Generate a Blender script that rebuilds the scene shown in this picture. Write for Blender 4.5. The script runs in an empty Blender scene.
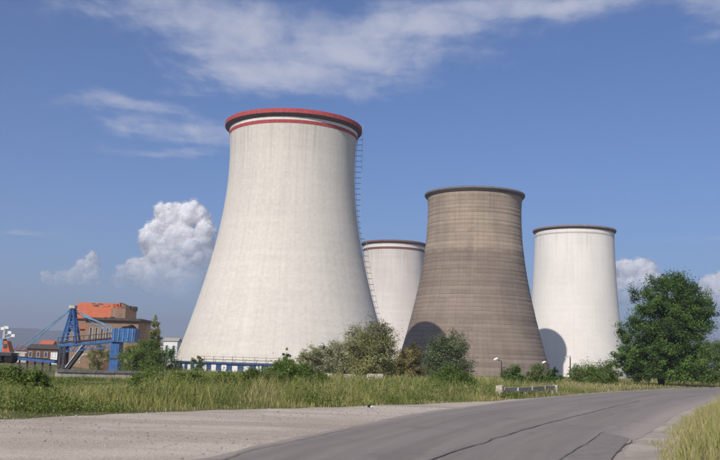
import bpy, bmesh, math, random
import numpy as np
from mathutils import Vector, Matrix

R = math.radians
rng = np.random.default_rng(7)
random.seed(7)
S = bpy.context.scene
COL = S.collection

# ------------------------------------------------------------------ camera
F, CX, CY = 896.8, 360.0, 230.0            # focal length and centre in photo pixels (720 x 460)
PITCH, ROLL, EYE = math.atan((363 - 230) / F), R(1.774), 1.8
_fw = Vector((0, math.cos(PITCH), math.sin(PITCH)))
_up = Vector((0, -math.sin(PITCH), math.cos(PITCH)))
_rt = Vector((1, 0, 0))
_r2 = _rt * math.cos(ROLL) + _up * math.sin(ROLL)
_u2 = -_rt * math.sin(ROLL) + _up * math.cos(ROLL)
cam = bpy.data.cameras.new('camera')
cam.sensor_width = 36
cam.lens = 36 * F / 720
cam.clip_start = 0.1
cam.clip_end = 90000
camo = bpy.data.objects.new('camera', cam)
COL.objects.link(camo)
m3 = Matrix((_r2, _u2, -_fw)).transposed().to_4x4()
m3.translation = (0, 0, EYE)
camo.matrix_world = m3
S.camera = camo

def ray(px, py):
    return _fw * F + _r2 * (px - CX) + _u2 * (CY - py)
def at(px, py, Y):
    d = ray(px, py)
    return Vector((0, 0, EYE)) + d * (Y / d.y)

# ------------------------------------------------------------------ world, sun, exposure
SUN_AZ, SUN_EL = R(25.0), R(37.0)         # sun behind the camera, to its left
SUN = Vector((-math.sin(SUN_AZ) * math.cos(SUN_EL), -math.cos(SUN_AZ) * math.cos(SUN_EL), math.sin(SUN_EL)))
sl = bpy.data.lights.new('sun', 'SUN')
sl.energy = 4.2
sl.angle = R(0.55)
sl.color = (1.0, 0.945, 0.86)
so = bpy.data.objects.new('sun', sl)
COL.objects.link(so)
so.rotation_euler = SUN.to_track_quat('Z', 'Y').to_euler()
S.view_settings.view_transform = 'Standard'
S.view_settings.look = 'None'
S.view_settings.exposure = 0.08
S.view_settings.gamma = 1.0
S.view_settings.use_curve_mapping = False
cy = S.cycles
cy.use_denoising = True
cy.max_bounces = 4
cy.use_adaptive_sampling = True
cy.adaptive_threshold = 0.02
cy.transparent_max_bounces = 24
cy.volume_bounces = 0
cy.sample_clamp_indirect = 6.0

def srgb(r, g, b, k=1.0):
    def f(c):
        c = c / 255
        return (c / 12.92 if c <= .04045 else ((c + .055) / 1.055) ** 2.4) * k
    return (f(r), f(g), f(b), 1.0)

class NT:
    """tiny helper round a node tree"""
    def __init__(self, tree):
        self.t = tree
        tree.nodes.clear()
    def n(self, typ, inp=None, **props):
        nd = self.t.nodes.new(typ)
        for k, v in props.items():
            setattr(nd, k, v)
        for k, v in (inp or {}).items():
            s = nd.inputs[k]
            if isinstance(v, bpy.types.NodeSocket):
                self.t.links.new(v, s)
            else:
                s.default_value = v
        return nd
    def math(self, op, a, b=0.0, c=0.0, clamp=False):
        return self.n('ShaderNodeMath', {0: a, 1: b, 2: c}, operation=op, use_clamp=clamp).outputs[0]
    def vmath(self, op, a, b=(0, 0, 0)):
        return self.n('ShaderNodeVectorMath', {0: a, 1: b}, operation=op).outputs[0]
    def noise(self, vec, scale, detail=4, rough=.55, dist=0.0):
        return self.n('ShaderNodeTexNoise', {'Vector': vec, 'Scale': scale, 'Detail': detail, 'Roughness': rough, 'Distortion': dist}).outputs['Fac']
    def remap(self, v, a, b, c=0.0, d=1.0, smooth=True):
        nd = self.n('ShaderNodeMapRange', {0: v, 1: a, 2: b, 3: c, 4: d}, interpolation_type='SMOOTHSTEP' if smooth else 'LINEAR')
        return nd.outputs[0]
    def mix(self, fac, a, b, blend='MIX'):
        nd = self.n('ShaderNodeMix', data_type='RGBA', blend_type=blend)
        for i, v in ((0, fac), (6, a), (7, b)):
            if isinstance(v, bpy.types.NodeSocket):
                self.t.links.new(v, nd.inputs[i])
            else:
                nd.inputs[i].default_value = v
        return nd.outputs[2]

w = bpy.data.worlds.new('World')
S.world = w
w.use_nodes = True
N = NT(w.node_tree)
sky = N.n('ShaderNodeTexSky', sky_type='NISHITA', sun_disc=False, sun_elevation=SUN_EL,
          sun_rotation=math.pi + SUN_AZ, air_density=1.0, dust_density=0.3, ozone_density=3.0, altitude=200)
tc = N.n('ShaderNodeTexCoord').outputs['Generated']
sep = N.n('ShaderNodeSeparateXYZ', {0: tc})
zz = N.math('MAXIMUM', sep.outputs[2], 0.02)
u = N.math('DIVIDE', sep.outputs[0], zz)
v = N.math('DIVIDE', sep.outputs[1], zz)
uv = N.n('ShaderNodeCombineXYZ', {0: u, 1: v, 2: 0.0}).outputs[0]   # a layer of thin high cloud over a flat earth
def bank(cu, cv, su, sv, rot=0.0):
    a = N.math('SUBTRACT', u, cu); b = N.math('SUBTRACT', v, cv)
    p = N.math('ADD', N.math('MULTIPLY', a, math.cos(rot)), N.math('MULTIPLY', b, math.sin(rot)))
    q = N.math('SUBTRACT', N.math('MULTIPLY', b, math.cos(rot)), N.math('MULTIPLY', a, math.sin(rot)))
    p = N.math('DIVIDE', p, su); q = N.math('DIVIDE', q, sv)
    d = N.math('ADD', N.math('MULTIPLY', p, p), N.math('MULTIPLY', q, q))
    return N.math('EXPONENT', N.math('MULTIPLY', d, -1.0))
def dirc(px, py):
    d = ray(px, py)
    return d.x / d.z, d.y / d.z
BANKS = [(215, 30, .40, .36, .1, .9), (280, 72, .40, .34, .1, 1.0), (345, 50, .42, .36, .1, 1.0), (410, 22, .40, .26, 0, .95), (520, 2, .55, .20, -.05, .95), (680, -4, .55, .22, 0, 1.0), (140, 4, .30, .24, 0, .8),
         (125, 104, .30, .20, .1, .72), (182, 130, .32, .34, -.25, .80), (155, 150, .3, .2, 0, .6), (10, 232, .7, .35, 0, .55), (720, 240, .9, .4, 0, .4)]
wob = N.n('ShaderNodeTexNoise', {'Vector': uv, 'Scale': 1.7, 'Detail': 5.0, 'Roughness': .6}).outputs['Color']
wsep = N.n('ShaderNodeSeparateColor', {0: wob})
u0, v0 = u, v
u = N.math('ADD', u0, N.math('MULTIPLY', N.math('SUBTRACT', wsep.outputs[0], .5), .9))
v = N.math('ADD', v0, N.math('MULTIPLY', N.math('SUBTRACT', wsep.outputs[1], .5), .9))
msk = None
for (px, py, su, sv, ro, amp) in BANKS:
    cu, cv = dirc(px, py)
    b = N.math('MULTIPLY', bank(cu, cv, su, sv, ro), amp)
    msk = b if msk is None else N.math('MAXIMUM', msk, b)
# unseen cloud overhead and behind, cover added to lift the fill light
els = N.remap(N.noise(uv, .35, 3), .40, .62, 0, .95)
front = N.remap(N.math('DIVIDE', sep.outputs[1], zz), .9, 2.2, 1.0, 0.0)
msk = N.math('MAXIMUM', msk, N.math('MULTIPLY', els, front))
warp = N.n('ShaderNodeMapping', {'Vector': uv, 'Scale': (1.0, .42, 1), 'Rotation': (0, 0, .12)}).outputs[0]
n1 = N.noise(warp, 3.6, 8, .62, .35)
n2 = N.noise(warp, 13.0, 6, .66, .2)
nn = N.math('ADD', N.math('MULTIPLY', n1, .72), N.math('MULTIPLY', n2, .28))
cl = N.math('SUBTRACT', N.math('ADD', nn, N.math('MULTIPLY', msk, .64)), .69)
cl = N.remap(cl, -.07, .56, 0, .74)
blue = N.mix(1.0, sky.outputs[0], (.535, .675, .94, 1), 'MULTIPLY')        # the clear valley air of that day
col = N.mix(cl, blue, (6.3, 6.4, 7.2, 1))
bg = N.n('ShaderNodeBackground', {'Color': col, 'Strength': 0.10})
wo = N.n('ShaderNodeOutputWorld', {0: bg.outputs[0]})

# ------------------------------------------------------------------ helpers: objects
def tag(o, label=None, cat=None, group=None, kind=None):
    for k, val in (('label', label), ('category', cat), ('group', group), ('kind', kind)):
        if val:
            o[k] = val
    return o
def empty(name, loc=(0, 0, 0), rz=0.0):
    o = bpy.data.objects.new(name, None)
    o.location = loc
    o.rotation_euler = (0, 0, rz)
    o.empty_display_size = .3
    COL.objects.link(o)
    return o
def mesh_obj(name, me, mat, parent=None, loc=None):
    o = bpy.data.objects.new(name, me)
    COL.objects.link(o)
    if mat is not None:
        for mm in (mat if isinstance(mat, (list, tuple)) else [mat]):
            me.materials.append(mm)
    if parent:
        o.parent = parent
    if loc is not None:
        o.location = loc
    return o
def np_mesh(name, verts, faces, cols=None, uvs=None, smooth=False):
    """verts (n,3); faces: list of arrays (m,3) / (m,4)"""
    me = bpy.data.meshes.new(name)
    verts = np.asarray(verts, dtype=np.float32)
    if not isinstance(faces, (list, tuple)):
        faces = [faces]
    faces = [np.asarray(f, dtype=np.int32) for f in faces if len(f)]
    me.vertices.add(len(verts))
    me.vertices.foreach_set('co', verts.ravel())
    li = np.concatenate([f.ravel() for f in faces])
    cnt = np.concatenate([np.full(len(f), f.shape[1], np.int32) for f in faces])
    me.loops.add(len(li))
    me.loops.foreach_set('vertex_index', li)
    me.polygons.add(len(cnt))
    me.polygons.foreach_set('loop_start', np.concatenate([[0], np.cumsum(cnt)[:-1]]).astype(np.int32))
    if smooth:
        me.polygons.foreach_set('use_smooth', np.ones(len(cnt), bool))
    if cols is not None:
        a = me.color_attributes.new('Col', 'FLOAT_COLOR', 'POINT')
        c = np.ones((len(verts), 4), np.float32)
        c[:, :3] = cols
        a.data.foreach_set('color', c.ravel())
    if uvs is not None:
        l = me.uv_layers.new(name='UVMap')
        l.data.foreach_set('uv', np.asarray(uvs, np.float32)[li].ravel())
    me.update(calc_edges=True)
    return me

class MB:
    """collects simple solids into one mesh"""
    def __init__(self):
        self.v = []; self.f = []
    def add(self, vs, fs):
        o = len(self.v)
        self.v += [tuple(x) for x in vs]
        self.f += [tuple(i + o for i in q) for q in fs]
        return self
    def box(self, lo, hi, rz=0.0, c=(0, 0)):
        x0, y0, z0 = lo; x1, y1, z1 = hi
        vs = [(x0, y0, z0), (x1, y0, z0), (x1, y1, z0), (x0, y1, z0), (x0, y0, z1), (x1, y0, z1), (x1, y1, z1), (x0, y1, z1)]
        if rz:
            cs, sn = math.cos(rz), math.sin(rz)
            vs = [(c[0] + (x - c[0]) * cs - (y - c[1]) * sn, c[1] + (x - c[0]) * sn + (y - c[1]) * cs, z) for x, y, z in vs]
        return self.add(vs, [(0, 3, 2, 1), (4, 5, 6, 7), (0, 1, 5, 4), (1, 2, 6, 5), (2, 3, 7, 6), (3, 0, 4, 7)])
    def bar(self, a, b, w, h=None):
        """square bar from a to b"""
        a = Vector(a); b = Vector(b); h = h or w
        d = (b - a).normalized()
        s = d.cross(Vector((0, 0, 1)))
        s = Vector((1, 0, 0)) if s.length < 1e-4 else s.normalized()
        t = s.cross(d).normalized()
        vs = []
        for p in (a, b):
            for i, j in ((-1, -1), (1, -1), (1, 1), (-1, 1)):
                vs.append(p + s * (w / 2 * i) + t * (h / 2 * j))
        return self.add(vs, [(0, 1, 2, 3), (7, 6, 5, 4), (0, 4, 5, 1), (1, 5, 6, 2), (2, 6, 7, 3), (3, 7, 4, 0)])
    def tube(self, pts, rad, n=8, cap=True):
        pts = [Vector(p) for p in pts]
        rad = rad if isinstance(rad, (list, tuple)) else [rad] * len(pts)
        vs = []; fs = []
        for k, p in enumerate(pts):
            d = (pts[min(k + 1, len(pts) - 1)] - pts[max(k - 1, 0)]).normalized()
            s = d.cross(Vector((0, 0, 1)))
            s = Vector((1, 0, 0)) if s.length < 1e-3 else s.normalized()
            t = s.cross(d)
            for i in range(n):
                a = 2 * math.pi * i / n
                vs.append(p + (s * math.cos(a) + t * math.sin(a)) * rad[k])
        for k in range(len(pts) - 1):
            for i in range(n):
                j = (i + 1) % n
                fs.append((k * n + i, k * n + j, (k + 1) * n + j, (k + 1) * n + i))
        if cap:
            fs.append(tuple(range(n))[::-1]); fs.append(tuple((len(pts) - 1) * n + i for i in range(n)))
        return self.add(vs, fs)
    def mesh(self, name, smooth=False):
        me = bpy.data.meshes.new(name)
        me.from_pydata([tuple(x) for x in self.v], [], self.f)
        if smooth:
            me.polygons.foreach_set('use_smooth', np.ones(len(me.polygons), bool))
        me.update()
        return me
    def build(self, name, mat, parent=None, smooth=False):
        bm = bmesh.new(); me = self.mesh(name, smooth)
        bm.from_mesh(me); bmesh.ops.recalc_face_normals(bm, faces=bm.faces); bm.to_mesh(me); bm.free()
        return mesh_obj(name, me, mat, parent)

def vnoise(x, y, seed=0):
    """cheap value noise for placing plants and shaping ground"""
    x = np.asarray(x, float); y = np.asarray(y, float)
    xi = np.floor(x).astype(np.int64); yi = np.floor(y).astype(np.int64)
    fx = x - xi; fy = y - yi
    fx = fx * fx * (3 - 2 * fx); fy = fy * fy * (3 - 2 * fy)
    def h(a, b):
        k = (a * 374761393 + b * 668265263 + seed * 1442695041) & 0xffffffff
        k = ((k ^ (k >> 13)) * 1274126177) & 0xffffffff
        return ((k ^ (k >> 16)) & 0xffff) / 65535.0
    return (h(xi, yi) * (1 - fx) + h(xi + 1, yi) * fx) * (1 - fy) + (h(xi, yi + 1) * (1 - fx) + h(xi + 1, yi + 1) * fx) * fy
def fbm(x, y, seed=0, o=4):
    s = 0; a = .5; k = 1.0
    for i in range(o):
        s = s + a * vnoise(np.asarray(x) * k, np.asarray(y) * k, seed + i); a *= .5; k *= 2.03
    return s / (1 - .5 ** o)

# ------------------------------------------------------------------ materials
def material(name):
    m = bpy.data.materials.new(name)
    m.use_nodes = True
    return m, NT(m.node_tree)
def finish(N, col, rough=.85, bump=None, bdist=.02, bstr=.4, spec=.3, metal=0.0):
    p = N.n('ShaderNodeBsdfPrincipled', {'Base Color': col, 'Roughness': rough, 'Specular IOR Level': spec, 'Metallic': metal})
    if bump is not None:
        b = N.n('ShaderNodeBump', {'Height': bump, 'Distance': bdist, 'Strength': bstr})
        N.t.links.new(b.outputs[0], p.inputs['Normal'])
    N.n('ShaderNodeOutputMaterial', {0: p.outputs[0]})
    return p
def plain(name, c, rough=.7, var=.25, scale=1.5, metal=0.0, dirt=None):
    """paint or stone: a base colour with blotches and streaks of wear"""
    m, N = material(name)
    o = N.n('ShaderNodeTexCoord').outputs['Object']
    a = N.noise(o, scale, 6, .62)
    st = N.noise(N.n('ShaderNodeMapping', {'Vector': o, 'Scale': (1.4, 1.4, .12)}).outputs[0], scale * 2.2, 5, .6)
    f = N.remap(N.math('ADD', N.math('MULTIPLY', a, .6), N.math('MULTIPLY', st, .4)), .32, .70, 0, 1)
    dk = dirt or tuple(x * (1 - var * 1.8) for x in c[:3]) + (1,)
    lt = tuple(min(1, x * (1 + var * .35)) for x in c[:3]) + (1,)
    finish(N, N.mix(f, dk, lt), rough, a, .01, .3, metal=metal)
    return m

def tower_mat(name, light, dark, lift, rib, streak, two_tone=None, mottle=.5, speck=.25):
    """weathered concrete shell; uv: u metres round the waist, v metres up"""
    m, N = material(name)
    uvn = N.n('ShaderNodeUVMap', uv_map='UVMap').outputs[0]
    sp = N.n('ShaderNodeSeparateXYZ', {0: uvn})
    U, V = sp.outputs[0], sp.outputs[1]
    big = N.noise(N.n('ShaderNodeMapping', {'Vector': uvn, 'Scale': (.09, .05, 1)}).outputs[0], 1.0, 6, .6, .3)
    fine = N.noise(uvn, .9, 6, .68)
    runs = N.noise(N.n('ShaderNodeMapping', {'Vector': uvn, 'Scale': (1.0, .035, 1)}).outputs[0], .8, 7, .65)
    f = N.math('ADD', N.math('ADD', N.math('MULTIPLY', big, mottle), N.math('MULTIPLY', runs, streak)), N.math('MULTIPLY', fine, speck))
    tot = mottle + streak + speck
    f = N.remap(f, tot * .36, tot * .62, 0, 1)
    c = N.mix(f, dark, light)
    # casting lifts: each has a slightly different grey and a thin joint
    li = N.math('DIVIDE', V, 1.65)
    lf = N.math('FLOOR', li)
    seg = N.math('FLOOR', N.math('DIVIDE', U, 5.2))
    wn = N.n('ShaderNodeTexWhiteNoise', {'Vector': N.n('ShaderNodeCombineXYZ', {0: seg, 1: lf, 2: 0.0}).outputs[0]}, noise_dimensions='2D').outputs['Value']
    wl = N.n('ShaderNodeTexWhiteNoise', {'W': lf}, noise_dimensions='1D').outputs['Value']
    tone = N.math('ADD', N.math('MULTIPLY', N.math('SUBTRACT', wn, .5), lift), N.math('MULTIPLY', N.math('SUBTRACT', wl, .5), lift * 1.2))
    c = N.mix(1.0, c, N.n('ShaderNodeCombineColor', {0: N.math('ADD', tone, 1.0), 1: N.math('ADD', tone, 1.0), 2: N.math('ADD', tone, 1.0)}).outputs[0], 'MULTIPLY')
    jo = N.math('ABSOLUTE', N.math('SUBTRACT', N.math('FRACT', li), .5))
    broken = N.remap(N.noise(uvn, .35, 4), .38, .6, .2, 1)
    j = N.math('MULTIPLY', N.remap(jo, .42, .49, 0, 1), broken)
    rb = N.math('ABSOLUTE', N.math('SUBTRACT', N.math('FRACT', N.math('DIVIDE', U, 1.3)), .5))
    k = N.math('MULTIPLY', N.remap(rb, .36, .48, 0, 1), rib)
    jj = N.math('MAXIMUM', N.math('MULTIPLY', j, min(1.0, lift * 3.4)), k)
    c = N.mix(jj, c, tuple(x * .62 for x in dark[:3]) + (1,))
    drip = N.noise(N.n('ShaderNodeMapping', {'Vector': uvn, 'Scale': (.9, .02, 1), 'Location': (7, 0, 0)}).outputs[0], 1.0, 6, .7)
    reach = N.math('ADD', V, N.math('MULTIPLY', N.noise(N.n('ShaderNodeMapping', {'Vector': uvn, 'Scale': (.5, .0, 1)}).outputs[0], 1.0, 4, .6), 26.0))
    dr = N.math('MULTIPLY', N.remap(drip, .50, .66, 0, 1), N.remap(reach, 62, 84, 0, .34))
    c = N.mix(dr, c, tuple(x * .52 for x in dark[:3]) + (1,))
    if two_tone:
        z0, cc = two_tone
        edge = N.math('ADD', V, N.math('MULTIPLY', N.math('SUBTRACT', N.noise(N.n('ShaderNodeMapping', {'Vector': uvn, 'Scale': (.35, .1, 1)}).outputs[0], 1.0, 6, .65), .5), 5.0))
        ft = N.remap(edge, z0 + .8, z0 - .8, 0, 1)
        c = N.mix(N.math('MULTIPLY', ft, .9), c, N.mix(1.0, c, cc, 'MULTIPLY'))
    finish(N, c, .92, N.math('SUBTRACT', fine, N.math('MULTIPLY', jj, .6)), .08, .35, spec=.12)
    return m

M = {}
M['near'] = tower_mat('white_washed_concrete', (.670, .622, .555, 1), (.565, .525, .47, 1), .03, .10, .32, mottle=.26, speck=.55)
M['white'] = tower_mat('white_painted_concrete', (.80, .755, .70, 1), (.71, .67, .62, 1), .02, .08, .3, speck=.4)
M['back'] = tower_mat('pinkish_white_concrete', (.66, .60, .55, 1), (.56, .51, .47, 1), .04, .08, .45)
M['brown'] = tower_mat('bare_brown_concrete', (.39, .307, .232, 1), (.28, .222, .174, 1), .125, .18, .45, two_tone=(47.5, (.69, .69, .72, 1)), mottle=.6)
M['red'] = plain('faded_red_paint', (.50, .085, .088, 1), .8, .25)
M['rust_red'] = plain('dull_rust_red_paint', (.24, .10, .085, 1), .75, .25)
M['band_white'] = plain('white_band_paint', (.82, .78, .73, 1), .7, .12)
M['grey_rim'] = plain('grey_rim_concrete', (.22, .20, .19, 1), .9, .25)
M['soffit'] = plain('shade_dark_underside', (.17, .13, .12, 1), .95, .3)  # shade beneath the cornice is put into this dark colour
M['faint_pink'] = plain('almost_gone_pink_paint', (.60, .52, .48, 1), .9, .2)
M['mauve_rim'] = plain('mauve_rim_concrete', (.30, .235, .225, 1), .9, .25)
M['blue_panel'] = plain('blue_sheet_paint', (.045, .09, .22, 1), .5, .25)
M['white_panel'] = plain('white_sheet_paint', (.80, .80, .80, 1), .5, .1)
M['rust'] = plain('rusty_steel', (.20, .085, .05, 1), .85, .4, 3)
M['steel'] = plain('pale_galvanised_steel', (.50, .52, .54, 1), .5, .2, 2)
M['dark_steel'] = plain('dark_steel', (.06, .06, .065, 1), .6, .3, 2)
M['concrete'] = plain('old_concrete', (.52, .46, .38, 1), .95, .3, 1.2)
M['white_concrete'] = plain('chipped_white_block', (.58, .52, .42, 1), .9, .35, 5, dirt=(.22, .18, .13, 1))

# ------------------------------------------------------------------ road geometry
# centre line and edges of the road, metres; camera stands on the carriageway
RL = [(-22, -70), (-13, -30), (-8.2, -8), (-5.2, 6), (-2.9, 16.0), (-2.13, 18.95), (-1.29, 22.04), (.18, 27.35), (2.49, 34.6), (5.97, 43.45), (11.3, 56.3), (19.8, 73.8), (33.3, 98.6), (50.6, 124.5), (76, 155), (112, 190), (170, 236), (260, 290)]
RR = [(-14.2, -72), (-5.0, -32), (-.2, -10), (2.6, 4), (4.8, 15.8), (5.6, 18.9), (6.45, 21.8), (8.0, 25.4), (10.58, 31.4), (14.2, 40.2), (20.2, 53.0), (28.2, 69.5), (41.0, 93), (58, 118), (82.5, 147.5), (117.5, 182.5), (175, 229), (264, 283)]
def dense(P, n):
    P = np.array(P, float)
    t = np.concatenate([[0], np.cumsum(np.hypot(*np.diff(P, axis=0).T))]); t = t / t[-1]
    T = np.linspace(0, 1, n)
    # Catmull-Rom
    out = []
    for q in T:
        i = min(max(np.searchsorted(t, q) - 1, 0), len(P) - 2)
        a = (q - t[i]) / (t[i + 1] - t[i])
        p0 = P[max(i - 1, 0)]; p1 = P[i]; p2 = P[i + 1]; p3 = P[min(i + 2, len(P) - 1)]
        h1 = (p2 - p0) / max(t[i + 1] - t[max(i - 1, 0)], 1e-6) * (t[i + 1] - t[i]); h2 = (p3 - p1) / max(t[min(i + 2, len(P) - 1)] - t[i], 1e-6) * (t[i + 1] - t[i])
        out.append((2 * a**3 - 3 * a**2 + 1) * p1 + (a**3 - 2 * a**2 + a) * h1 + (-2 * a**3 + 3 * a**2) * p2 + (a**3 - a**2) * h2)
    return np.array(out)
# pair the edges by index so cross sections stay square
def pair(n):
    k = np.linspace(0, len(RL) - 1, n)
    def ev(P):
        P = np.array(P, float); i = np.clip(np.floor(k).astype(int), 0, len(P) - 2); a = (k - i)[:, None]
        g = lambda j: P[np.clip(j, 0, len(P) - 1)]
        p0, p1, p2, p3 = g(i - 1), g(i), g(i + 1), g(i + 2)
        return .5 * (2 * p1 + (p2 - p0) * a + (2 * p0 - 5 * p1 + 4 * p2 - p3) * a**2 + (-p0 + 3 * p1 - 3 * p2 + p3) * a**3)
    return ev(RL), ev(RR)
LE, RE = pair(1400)
CL = (LE + RE) / 2
TN = np.gradient(CL, axis=0); TN /= np.hypot(*TN.T)[:, None]
def road_dist(x, y):
    """signed distance to the centre line, left of the road negative, and the index of the nearest station"""
    x = np.atleast_1d(np.asarray(x, float)); y = np.atleast_1d(np.asarray(y, float))
    d = np.empty(len(x)); idx = np.empty(len(x), int)
    for k in range(0, len(x), 20000):
        dx = x[k:k + 20000, None] - CL[None, ::2, 0]; dy = y[k:k + 20000, None] - CL[None, ::2, 1]
        q = dx * dx + dy * dy; j = q.argmin(1); jj = j * 2
        sgn = TN[jj, 0] * dy[np.arange(len(j)), j] - TN[jj, 1] * dx[np.arange(len(j)), j]   # >0: left
        d[k:k + 20000] = np.sqrt(q[np.arange(len(j)), j]) * np.where(sgn > 0, -1, 1); idx[k:k + 20000] = jj
    return d, idx
def sstep(a, b, x):
    t = np.clip((np.asarray(x, float) - a) / (b - a), 0, 1)
    return t * t * (3 - 2 * t)
LOW = -1.6                                         # level of the works below the road
def ground_z(x, y):
    x = np.atleast_1d(np.asarray(x, float)); y = np.atleast_1d(np.asarray(y, float))
    d, i = road_dist(x, y)
    z = LOW * sstep(24, 95, -d)
    bumps = (fbm(x * .12, y * .12, 3) - .5) * .5 * sstep(9, 16, np.abs(d))
    far = sstep(300, 900, np.hypot(x, y))
    return z * 1.0 + bumps * (1 - far) - .02
def gz(x, y):
    return float(ground_z([x], [y])[0])
def gp(px, Y):
    """a point on the ground under picture column px at depth Y"""
    p = at(px, 372, Y)
    return Vector((p.x, Y, gz(p.x, Y)))

# ground sheet out to the horizon
def make_ground():
    rad = np.concatenate([[0], np.geomspace(3, 8600, 120)])
    na = 240
    ang = np.linspace(0, 2 * np.pi, na, endpoint=False)
    A, B = np.meshgrid(rad[1:], ang, indexing='ij')
    x = np.concatenate([[0], (A * np.sin(B)).ravel()]); y = np.concatenate([[30], (A * np.cos(B)).ravel() + 30])
    z = ground_z(x, y)
    f4 = []
    for i in range(len(rad) - 2):
        a = 1 + i * na; j = np.arange(na); k = (j + 1) % na
        f4.append(np.stack([a + j, a + na + j, a + na + k, a + k], 1))
    j = np.arange(na)
    tri = np.stack([np.zeros(na, int), 1 + j, 1 + (j + 1) % na], 1)
    me = np_mesh('ground', np.stack([x, y, z], 1), [np.concatenate(f4)[:, ::-1], tri[:, ::-1]], smooth=True)
    m, N = material('meadow_soil')
    o = N.n('ShaderNodeTexCoord').outputs['Object']
    a = N.noise(o, .06, 6, .6); b = N.noise(o, 1.1, 6, .7); c = N.noise(o, 9.0, 4, .7)
    cc = N.mix(N.remap(a, .4, .62), (.11, .115, .045, 1), (.20, .165, .085, 1))
    cc = N.mix(N.remap(b, .45, .7), cc, (.060, .075, .022, 1))
    cc = N.mix(N.remap(c, .55, .75, 0, .5), cc, (.20, .165, .095, 1))
    finish(N, cc, .95, N.math('ADD', b, c), .08, .6, spec=.1)
    o = mesh_obj('ground', me, m)
    return tag(o, 'rough meadow ground under grass and weeds', kind='structure')
make_ground()

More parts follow.
